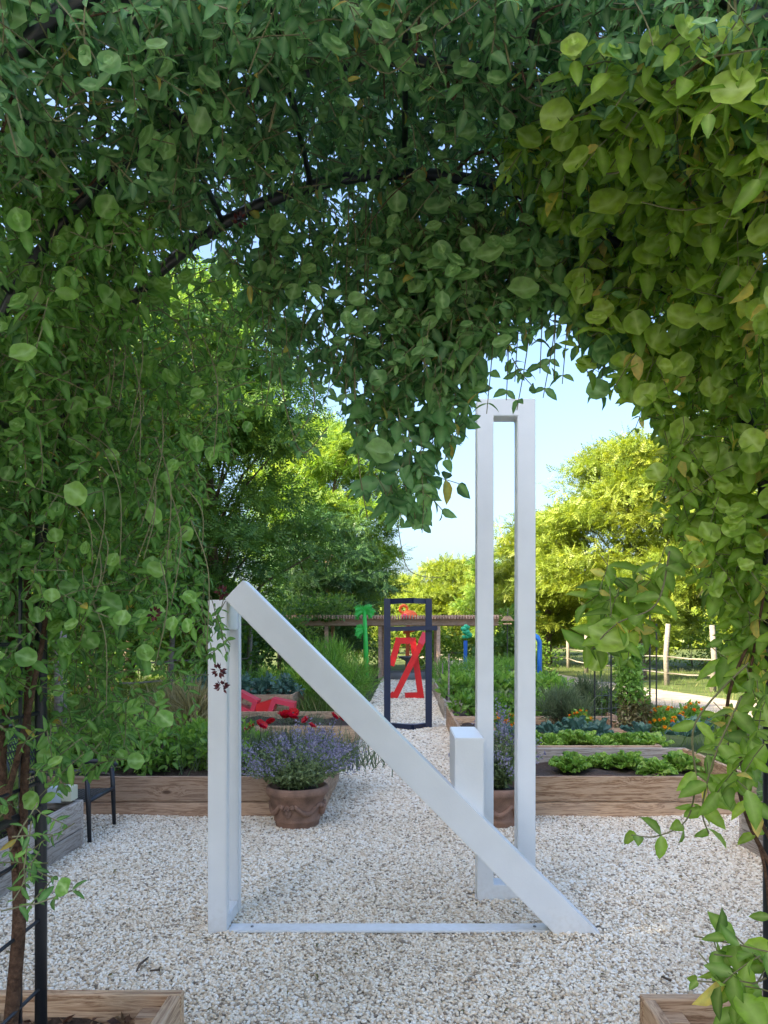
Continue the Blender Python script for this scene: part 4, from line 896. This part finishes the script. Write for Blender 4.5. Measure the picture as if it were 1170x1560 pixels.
for k in range(14):
    t = k / 13; yy = Y0 + (Y1 - Y0) * t; mb.tube([(xbk + .02, yy, .33), (xbk - .04, yy, .55), (xbk - .14, yy, .81)], .005, 4)
for k in range(11): t = k / 10; mb.tube([(xbk + .02 - .16 * t ** 1.3, Y0, .33 + .47 * t), (xbk + .02 - .16 * t ** 1.3, Y1, .33 + .47 * t)], .005, 4)
world_part(ch, 'back_mesh', mb, 'black')
ct = empty('carton_box', (-2.46, 5.52, .345), 'pale blue and cream box standing on the bed corner by the chair', 'box')
world_part(ct, 'box', MB().box((-2.49, 5.50, .405), (.11, .12, .11)), 'carton', bevel=.003); world_part(ct, 'cream_panel', MB().box((-2.398, 5.50, .41), (.07, .115, .10)), 'carton2', bevel=.003)
o = MB().tube([(.93, 2.36, .31), (1.2, 2.37, .305), (1.32, 2.38, .30)], .028, 12).build('brown_pipe', M['hose'], None, True); tag(o, 'short brown pipe lying in the right foreground bed', 'pipe')
o = MB().ball((1.08, 2.33, .33), .026, 12, 8).build('green_cap', M['teal'], None, True); tag(o, 'small dark green cap on the brown pipe', 'cap')
for i, (pts, lab) in enumerate([([(208, 1492), (214, 1480), (226, 1470)], 'dark twig lying on the gravel above the left foreground bed'), ([(228, 1491), (244, 1489)], 'short thin twig on the gravel beside the dark twig'), ([(1008, 1500 ), (1022, 1506)], 'small bark chip on the gravel near the right foreground bed')]):
    o = MB().tube([G(*p) + Vector((0, 0, .036)) for p in pts], [.004 + .003 * (k == 1) for k in range(len(pts))], 5).build('twig', M['bark'], None, True); tag(o, lab, 'twig')
n = 260; pos = np.stack([rng.uniform(-2.3, 2.4, n), rng.uniform(2.7, 6.3, n), np.full(n, .034)], 1); Yv = unit(np.stack([rng.normal(size=n), rng.normal(size=n), rng.normal(size=n) * .15], 1))
tag(link('leaf_litter', scatter('leaf_litter', CURL, pos, frames(Yv, unit(rng.normal(size=(n, 3)) * .3 + np.array([0, 0, 1]))), rng.uniform(.012, .034, n), rng.random(n) * .7, M['amaranth'])), 'small dry brown leaf bits scattered over the gravel', 'leaf litter', kind='stuff')
# mulch chips in the foreground beds
for (x0, x1, y0, y1, z, lab) in ((-2.3, -.8, 1.7, 2.5, .285, 'dark bark mulch filling the left foreground bed'), (.83, 2.3, 1.7, 2.47, .262, 'dark bark mulch filling the right foreground bed')):
    n = 3000; pos = np.stack([rng.uniform(x0, x1, n), rng.uniform(y0, y1, n), z + rng.uniform(-.01, .02, n)], 1); Yv = unit(np.stack([rng.normal(size=n), rng.normal(size=n), rng.normal(size=n) * .3], 1)); Nn = unit(rng.normal(size=(n, 3)) * .4 + np.array([0, 0, 1]))
    tag(link('bark_mulch', scatter('bark_mulch', RHOMB, pos, frames(Yv, Nn), rng.uniform(.02, .05, n), rng.random(n), M['amaranth'])), lab, 'mulch', kind='stuff')

# ------------------------------------------------------------------ the arch
ar = empty('garden_arch', (0, 1.85, 0), 'black steel garden arch tunnel overgrown with vines', 'garden arch')
R0, ZC = 1.06, 1.80
def arch_pts(y, r=R0, n=30):
    pts = [(-r, y, 0), (-r, y, .9), (-r, y, ZC)] + [(-r * math.cos(math.pi * k / n), y, ZC + (r + .03) * math.sin(math.pi * k / n)) for k in range(1, n)] + [(r, y, ZC), (r, y, .9), (r, y, 0)]
    return pts
for y, r in ((2.24, .017), (1.80, .012), (1.40, .017)): world_part(ar, 'rib', MB().tube(arch_pts(y), r, 10), 'black', True)
for k in range(1, 12):
    a_ = math.pi * k / 12; x, z = -R0 * math.cos(a_), ZC + (R0 + .03) * math.sin(a_); world_part(ar, 'purlin', MB().tube([(x, 1.38, z), (x, 2.26, z)], .008, 6), 'black', True)
for s in (-1, 1):
    world_part(ar, 'side_rail', MB().tube([(s * R0, 1.4, 1.045), (s * R0, 2.24, 1.045)], .012, 8), 'black', True)
    for k in range(1, 7): world_part(ar, 'wire', MB().tube([(s * R0, 1.4 + .12 * k, 0), (s * R0, 1.4 + .12 * k, ZC)], .0055, 5), 'black')
    for k in range(8): world_part(ar, 'wire', MB().tube([(s * R0, 1.4, .12 + .2 * k), (s * R0, 2.24, .12 + .2 * k)], .0055, 5), 'black')

# ------------------------------------------------------------------ vines on the arch
from math import sqrt
def vault_depth(px, py):
    """distance at which the line of growth through this spot meets the vault"""
    dx = (px - CX) / F; dz = -(py - CY) / F
    A = dx * dx + dz * dz; B = -2 * dz * (ZC - H); Cc = (ZC - H) ** 2 - 1.08 ** 2
    t = (-B + np.sqrt(np.maximum(B * B - 4 * A * Cc, 0))) / np.maximum(2 * A, 1e-6)
    return np.clip(t, 1.42, 2.30)
def in_poly(px, py, poly):
    poly = np.array(poly, float); n = len(poly); r = np.zeros(len(px), bool)
    for i in range(n):
        x1, y1 = poly[i]; x2, y2 = poly[(i + 1) % n]
        c = ((y1 > py) != (y2 > py)) & (px < (x2 - x1) * (py - y1) / (y2 - y1 + 1e-12) + x1); r ^= c
    return r
def sample(poly, n):
    p = np.array(poly, float); out = np.zeros((0, 2))
    while len(out) < n:
        q = np.stack([rng.uniform(p[:, 0].min(), p[:, 0].max(), n), rng.uniform(p[:, 1].min(), p[:, 1].max(), n)], 1); out = np.concatenate([out, q[in_poly(q[:, 0], q[:, 1], poly)]])
    return out[:n]
class Vine:
    def __init__(s, label, mat, base):
        s.root = empty('honeysuckle_vine', base, label, 'vine', 'vines on the arch'); s.mat = mat; s.L = {'o': [], 'n': [], 'd': [], 'c': []}; s.st = MB(); s.wood = MB()
    def leaf(s, kind, p, y, n, sc, tone): s.L[kind].append((*p, *y, *n, sc, tone))
    def sprig(s, p, dirv, L, nn, size, pd, kinds='o', tone0=.45, straight=.5):
        d = unit(np.array(dirv, float)); pts = [np.array(p, float)]; side = unit(np.cross(d, rng.normal(size=3)))
        for i in range(nn):
            d = unit(d + rng.normal(size=3) * .22 * (1 - straight) + np.array([0, 0, -.06])); pts.append(pts[-1] + d * L / nn)
            side = unit(np.cross(d, side) + rng.normal(size=3) * .25)
            for sg in (-1, 1):
                if rng.random() < .12: continue
                y = unit(side * sg + d * .45 + np.array([0, 0, -.35]) + rng.normal(size=3) * .25)
                nrm = unit(np.array([0, -.55, .55]) + rng.normal(size=3) * .55)
                tn = np.clip(tone0 + rng.normal() * .2, 0, .92) if rng.random() > s.yel else rng.uniform(.95, 1)
                s.leaf(kinds[rng.integers(len(kinds))], pts[-1], y, nrm, size * rng.uniform(.65, 1.25) * (1 - .3 * i / nn), tn)
        if rng.random() < pd:
            nrm = unit(np.array([-.1 * np.sign(p[0]), -1.0, .45]) + rng.normal(size=3) * .35); y = unit(np.cross(nrm, rng.normal(size=3)))
            s.leaf('d', pts[-1] + nrm * .02, y, nrm, size * rng.uniform(.75, 1.15), np.clip(tone0 + .30 + rng.normal() * .13, 0, .9))
        s.st.tube(pts, .0016, 3, False)
    yel = .012
    def discs(s, poly, n, size, front=(-.2, -.04), tone0=.72):
        q = sample(poly, n); d = vault_depth(q[:, 0], q[:, 1]) + rng.uniform(*front, n)
        for (px, py), dd in zip(q, d):
            p = np.array(P(px, py, dd)); sz = size * rng.uniform(.7, 1.2)
            nrm = unit(np.array([-.15 * np.sign(p[0]), -1.0, .35]) + rng.normal(size=3) * .33); y = unit(np.cross(nrm, rng.normal(size=3)))
            s.leaf('d', p, y, nrm, sz, np.clip(tone0 + rng.normal() * .12, 0, .9))
            b = p - nrm * sz * 1.3 + np.array([0, 0, .03]); s.st.tube([p, (p + b) / 2, b], .0015, 3, False)
            for sg in (-1, 1): s.leaf('o', p - nrm * sz * .5, unit(np.cross(nrm, y) * sg - nrm * .1 + np.array([0, 0, -.3])), unit(nrm + np.array([0, 0, .5])), sz * 1.05, np.clip(tone0 - .15 + rng.normal() * .12, 0, .9))
            if rng.random() < .6: s.leaf('d', p + nrm * sz * .22, y, nrm, sz * .42, np.clip(tone0 + .1, 0, .9))
    def fill(s, poly, n, size, pd, kinds='o', back=(-.10, .30), down=.6, L=.16, nn=5, tone0=.45, inside=None, straight=.4):
        q = sample(poly, n); d = vault_depth(q[:, 0], q[:, 1]) + rng.uniform(*back, n)
        for (px, py), dd in zip(q, d):
            v = np.array([rng.normal() * .7, rng.normal() * .7 - .15, rng.normal() * .5 - down]); l = L * rng.uniform(.6, 1.3)
            p = np.array(P(px, py, dd)); v = unit(v); s.sprig(p - v * l * .5, v, l, nn, size * rng.uniform(.75, 1.3), pd, kinds, tone0, straight)
    def finish(s):
        c = np.array(s.root.location); rest = []
        TM = {'o': OVATE, 'n': NARROW, 'd': DISC, 'c': CURL}; allL = []
        for k, a in s.L.items():
            a = np.array(a) if a else np.zeros((0, 11)); a[:, :3] -= c; allL.append((k, a))
        # the leaves that show largest become parts of their own
        cand = []
        for k, a in allL:
            vis = a[:, 9] * (1.6 if k == 'd' else .6) / (a[:, 1] + c[1]) ** 1.5 * (np.abs(a[:, 0] + c[0]) / (a[:, 1] + c[1]) < .52)
            cand += [(v, k, i) for i, v in enumerate(vis)]
        cand.sort(reverse=True); own = set((k, i) for v, k, i in cand[:300]); cache = {}
        for k, a in allL:
            keep = np.array([(k, i) not in own for i in range(len(a))], bool); b = a[keep]
            if len(b): 
                sc = b[:, 9]; rest.append(inst(TM[k], b[:, :3], frames(b[:, 3:6], b[:, 6:9]), sc * np.ones(len(b)), b[:, 10]))
            for r in a[~keep] if len(a) else []:
                tn = round(float(r[10]) * 9) / 9; key = (k, tn)
                if key not in cache: cache[key] = scatter('leaf', TM[k], np.zeros((1, 3)), np.eye(3)[None], np.ones(1), np.array([tn]), s.mat)
                Rm = frames(r[None, 3:6], r[None, 6:9])[0]; o = link('leaf', cache[key], s.root); o.matrix_local = Matrix.Translation(r[:3]) @ Matrix(Rm.tolist()).to_4x4() @ Matrix.Diagonal((r[9], r[9], r[9], 1))
        o = link('leaves', merge('leaves', rest, s.mat), s.root); tag(o, kind='stuff')
        o = s.st.build('twigs', M['twig'], s.root); o.matrix_parent_inverse = Matrix.Translation(-s.root.location)
        tag(o, kind='stuff')
    def trail(s, pts, r=.0025, leaves=0, size=.05, kinds='o', wood=False, pd=0, tone0=.5):
        pts = [np.array(P(*p)) for p in pts]; sm = []
        for i in range(len(pts) - 1):
            p0, p1, p2, p3 = pts[max(0, i - 1)], pts[i], pts[i + 1], pts[min(len(pts) - 1, i + 2)]
            for t in np.linspace(0, 1, 7)[:-1]: sm.append(.5 * (2 * p1 + (p2 - p0) * t + (2 * p0 - 5 * p1 + 4 * p2 - p3) * t * t + (3 * p1 - p0 - 3 * p2 + p3) * t ** 3))
        sm.append(pts[-1]); m_ = len(sm); rad_ = [r * (1 - .4 * i / m_) for i in range(m_)]
        if wood: o = MB().tube(sm, rad_, 7, True).build('woody_stem', M['stem'], s.root, True); o.matrix_parent_inverse = Matrix.Translation(-s.root.location)
        else: s.st.tube(sm, rad_, 4, False)
        for k in range(leaves):
            i = min(m_ - 2, int((k + .6) / leaves * (m_ - 1))); d = unit(sm[i + 1] - sm[i]); side = unit(np.cross(d, rng.normal(size=3)))
            for sg in (-1, 1):
                s.leaf(kinds[rng.integers(len(kinds))], sm[i], unit(side * sg + .3 * d + np.array([0, 0, -.35])), unit(np.array([0, -.7, .5]) + rng.normal(size=3) * .4), size * rng.uniform(.75, 1.2), np.clip(tone0 + rng.normal() * .15, 0, .92))

# left vine: small dense leaves
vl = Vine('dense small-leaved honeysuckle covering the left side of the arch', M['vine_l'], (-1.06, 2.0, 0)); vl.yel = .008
LA = [(-80, 180), (0, 210), (120, 200), (260, 320), (330, 400), (420, 470), (425, 550), (380, 610), (330, 690), (300, 780), (312, 880), (335, 950), (335, 1030), (270, 1070), (230, 1130), (110, 1140), (70, 1090), (-80, 1120)]
vl.fill(LA, 980, .042, .24, 'nnoc', (-.05, .38), .5, .17, 6, .42)
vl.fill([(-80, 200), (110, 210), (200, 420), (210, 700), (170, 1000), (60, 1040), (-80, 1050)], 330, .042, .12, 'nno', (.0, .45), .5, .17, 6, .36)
vl.fill([(60, 1100), (240, 1080), (200, 1150), (110, 1180), (60, 1180)], 22, .042, .15, 'no', (-.05, .1), .5, .13, 4, .45)
vl.fill([(0, 1100), (70, 1100), (80, 1400), (0, 1400)], 16, .036, .1, 'n', (-.1, .05), .5, .1, 4, .4)
vl.fill([(40, 470), (150, 330), (250, 330), (200, 480), (150, 600), (130, 940), (50, 940)], 230, .044, .3, 'nnoc', (-.26, -.07), .5, .15, 5, .45)
vl.trail([(12, 1600, 2.1), (22, 1500, 2.1), (30, 1380, 2.1), (22, 1270, 2.12), (2, 1180, 2.15), (8, 1080, 2.2), (20, 960, 2.22), (15, 850, 2.2)], .020, wood=True)
vl.trail([(30, 1400, 2.1), (34, 1300, 2.1), (38, 1180, 2.12), (42, 1080, 2.15), (45, 960, 2.2), (40, 820, 2.22), (60, 640, 2.22)], .013, wood=True)
vl.trail([(25, 1290, 2.08), (10, 1230, 2.05), (28, 1150, 2.1), (48, 1060, 2.1), (70, 940, 2.2), (85, 760, 2.2)], .010, wood=True)
for k in range(26):
    x, y = random.uniform(0, 330), random.uniform(420, 900); dx = random.uniform(-60, 60); L_ = random.uniform(80, 220)
    vl.trail([(x, y, 2.1), (x + dx * .5 + 15, y + L_ * .4, 2.05), (x + dx, y + L_, 2.08)], .0022)
for (px, py) in [(338, 903), (333, 1022), (338, 1046), (90, 575), (140, 545), (325, 245), (365, 335), (235, 935), (128, 672)]:
    n = 24; c_ = np.array(P(px, py, 2.12)) - np.array(vl.root.location); dv = unit(rng.normal(size=(n, 3)))
    link('seed_head', scatter('seed_head', RHOMB, c_ + dv * .008, frames(dv, unit(rng.normal(size=(n, 3)))), np.full(n, .016), rng.random(n), M['seed']), vl.root)
vl.discs([(0, 260), (300, 420), (400, 520), (300, 760), (310, 950), (120, 1080), (20, 1000)], 70, .046)
vl.finish()
# overhead vine
vt = Vine('leafy honeysuckle roof and hanging curtain over the opening of the arch', M['vine_t'], (0, 2.0, ZC)); vt.yel = .012
TB = [(-80, -80), (1250, -80), (1250, 200), (900, 330), (600, 300), (400, 330), (260, 380), (120, 260), (-80, 260)]
vt.fill(TB, 1250, .046, .24, 'onc', (-.12, .30), .4, .17, 6, .36)
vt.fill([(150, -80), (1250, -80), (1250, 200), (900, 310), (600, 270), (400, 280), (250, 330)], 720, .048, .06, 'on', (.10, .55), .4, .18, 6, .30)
MC = [(330, 330), (600, 290), (850, 330), (985, 400), (960, 540), (925, 560), (895, 520), (865, 475), (835, 450), (800, 480), (775, 520), (735, 545), (715, 590), (670, 640), (640, 590), (560, 600), (500, 560), (440, 560), (410, 520), (420, 470), (340, 420)]
vt.fill(MC, 520, .050, .16, 'oonc', (-.05, .25), .8, .16, 5, .42)
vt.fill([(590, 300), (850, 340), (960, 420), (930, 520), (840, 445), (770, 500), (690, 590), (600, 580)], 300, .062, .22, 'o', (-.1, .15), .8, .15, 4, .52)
vt.fill([(530, 590), (730, 590), (720, 640), (665, 690), (650, 750), (605, 790), (580, 750), (560, 700)], 60, .068, .14, 'o', (-.05, .12), 1.2, .14, 4, .45)
for k in range(30):
    x = random.uniform(330, 900); y0_ = 330; y1_ = random.uniform(480, 640); vt.trail([(x, y0_ - 40, 2.27), (x + random.uniform(-12, 12), (y0_ + y1_) / 2, 2.3), (x + random.uniform(-20, 20), y1_, 2.28)], .0022, 6, .048)
vt.trail([(540, 560, 2.28), (542, 640, 2.28), (548, 720, 2.28), (560, 790, 2.28)], .003, 7, .045)
vt.trail([(425, 560, 2.28), (440, 640, 2.28), (462, 690, 2.27), (500, 650, 2.27)], .0025, 7, .045)
vt.trail([(470, 560, 2.28), (478, 620, 2.28), (440, 680, 2.28)], .0025, 6, .042)
vt.trail([(640, 700, 2.25), (645, 760, 2.25), (643, 812, 2.25)], .0018, 4, .035)
vt.trail([(606, 800, 2.24), (618, 860, 2.24), (640, 877, 2.24), (672, 880, 2.24)], .0015)
vt.trail([(780, 545, 2.25), (795, 570, 2.25), (815, 592, 2.25)], .0018, 3, .04)
for k in range(46):
    x, y = random.uniform(-20, 1180), random.uniform(0, 330); dd = float(vault_depth(np.array([x]), np.array([y]))[0]) - .05; dx = random.uniform(-160, 160)
    vt.trail([(x, y, dd), (x + dx * .5, y + random.uniform(-40, 60), dd - .02), (x + dx, y + random.uniform(-60, 110), dd)], random.choice([.002, .003, .005]), wood=random.random() < .5)
vt.discs([(150, 60), (700, 40), (760, 330), (700, 560), (560, 600), (420, 420), (240, 300)], 95, .046)
vt.discs([(640, 230), (900, 240), (900, 420), (800, 470), (640, 480)], 26, .062)
vt.finish()
# right vine: large leaves and round discs
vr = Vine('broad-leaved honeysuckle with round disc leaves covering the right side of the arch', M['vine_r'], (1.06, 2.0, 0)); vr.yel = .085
RA = [(760, 200), (1250, 60), (1250, 980), (1150, 930), (1090, 860), (1040, 800), (1015, 760), (1010, 690), (965, 590), (915, 510), (860, 410)]
vr.fill(RA, 760, .062, .60, 'ooc', (-.14, .22), .6, .17, 4, .52)
vr.fill([(880, 300), (1250, 150), (1250, 1000), (1160, 980), (1060, 880), (1030, 690), (960, 600)], 230, .072, .10, 'o', (.05, .45), .6, .18, 5, .40)
vr.fill([(900, 880), (960, 850), (1000, 830), (1010, 900), (990, 960), (920, 990)], 16, .088, .22, 'o', (-.1, .12), .7, .15, 4, .45)
vr.fill([(1090, 900), (1170, 930), (1170, 1110), (1120, 1100), (1110, 1000)], 22, .085, .12, 'o', (-.1, .1), .7, .15, 4, .45)
vr.fill([(1060, 1090), (1170, 1060), (1170, 1240), (1120, 1230), (1060, 1190)], 13, .085, .05, 'o', (-.1, .05), .7, .14, 3, .45)
vr.trail([(1140, 1010, 2.15), (1060, 1100, 2.1), (1060, 1190, 2.1), (1045, 1250, 2.1), (1000, 1274, 2.1), (962, 1272, 2.1)], .003, 7, .075, 'o', tone0=.5)
vr.trail([(1130, 1060, 2.1), (1090, 1150, 2.08), (1070, 1230, 2.08), (1080, 1270, 2.08)], .003, 5, .08, 'o')
vr.trail([(1020, 840, 2.2), (1000, 920, 2.15), (940, 950, 2.15), (900, 990, 2.15)], .003, 5, .085, 'o')
vr.trail([(1180, 1330, 2.2), (1140, 1250, 2.2), (1115, 1150, 2.2), (1110, 1060, 2.2), (1150, 960, 2.2)], .007, wood=True)
vr.trail([(1180, 1290, 2.18), (1150, 1230, 2.18), (1125, 1130, 2.18), (1140, 1040, 2.2), (1165, 900, 2.2)], .006, wood=True)
vr.trail([(1178, 1480, 2.2), (1172, 1380, 2.2), (1160, 1300, 2.2), (1130, 1220, 2.2)], .006, 2, .06, wood=True)
vr.fill([(1090, 1440), (1170, 1430), (1180, 1530), (1100, 1530)], 11, .070, .0, 'o', (-.15, -.02), .3, .13, 3, .35)
vr.discs([(850, 60), (1160, 20), (1160, 960), (1040, 780), (1010, 640), (880, 480)], 105, .072)
vr.finish()
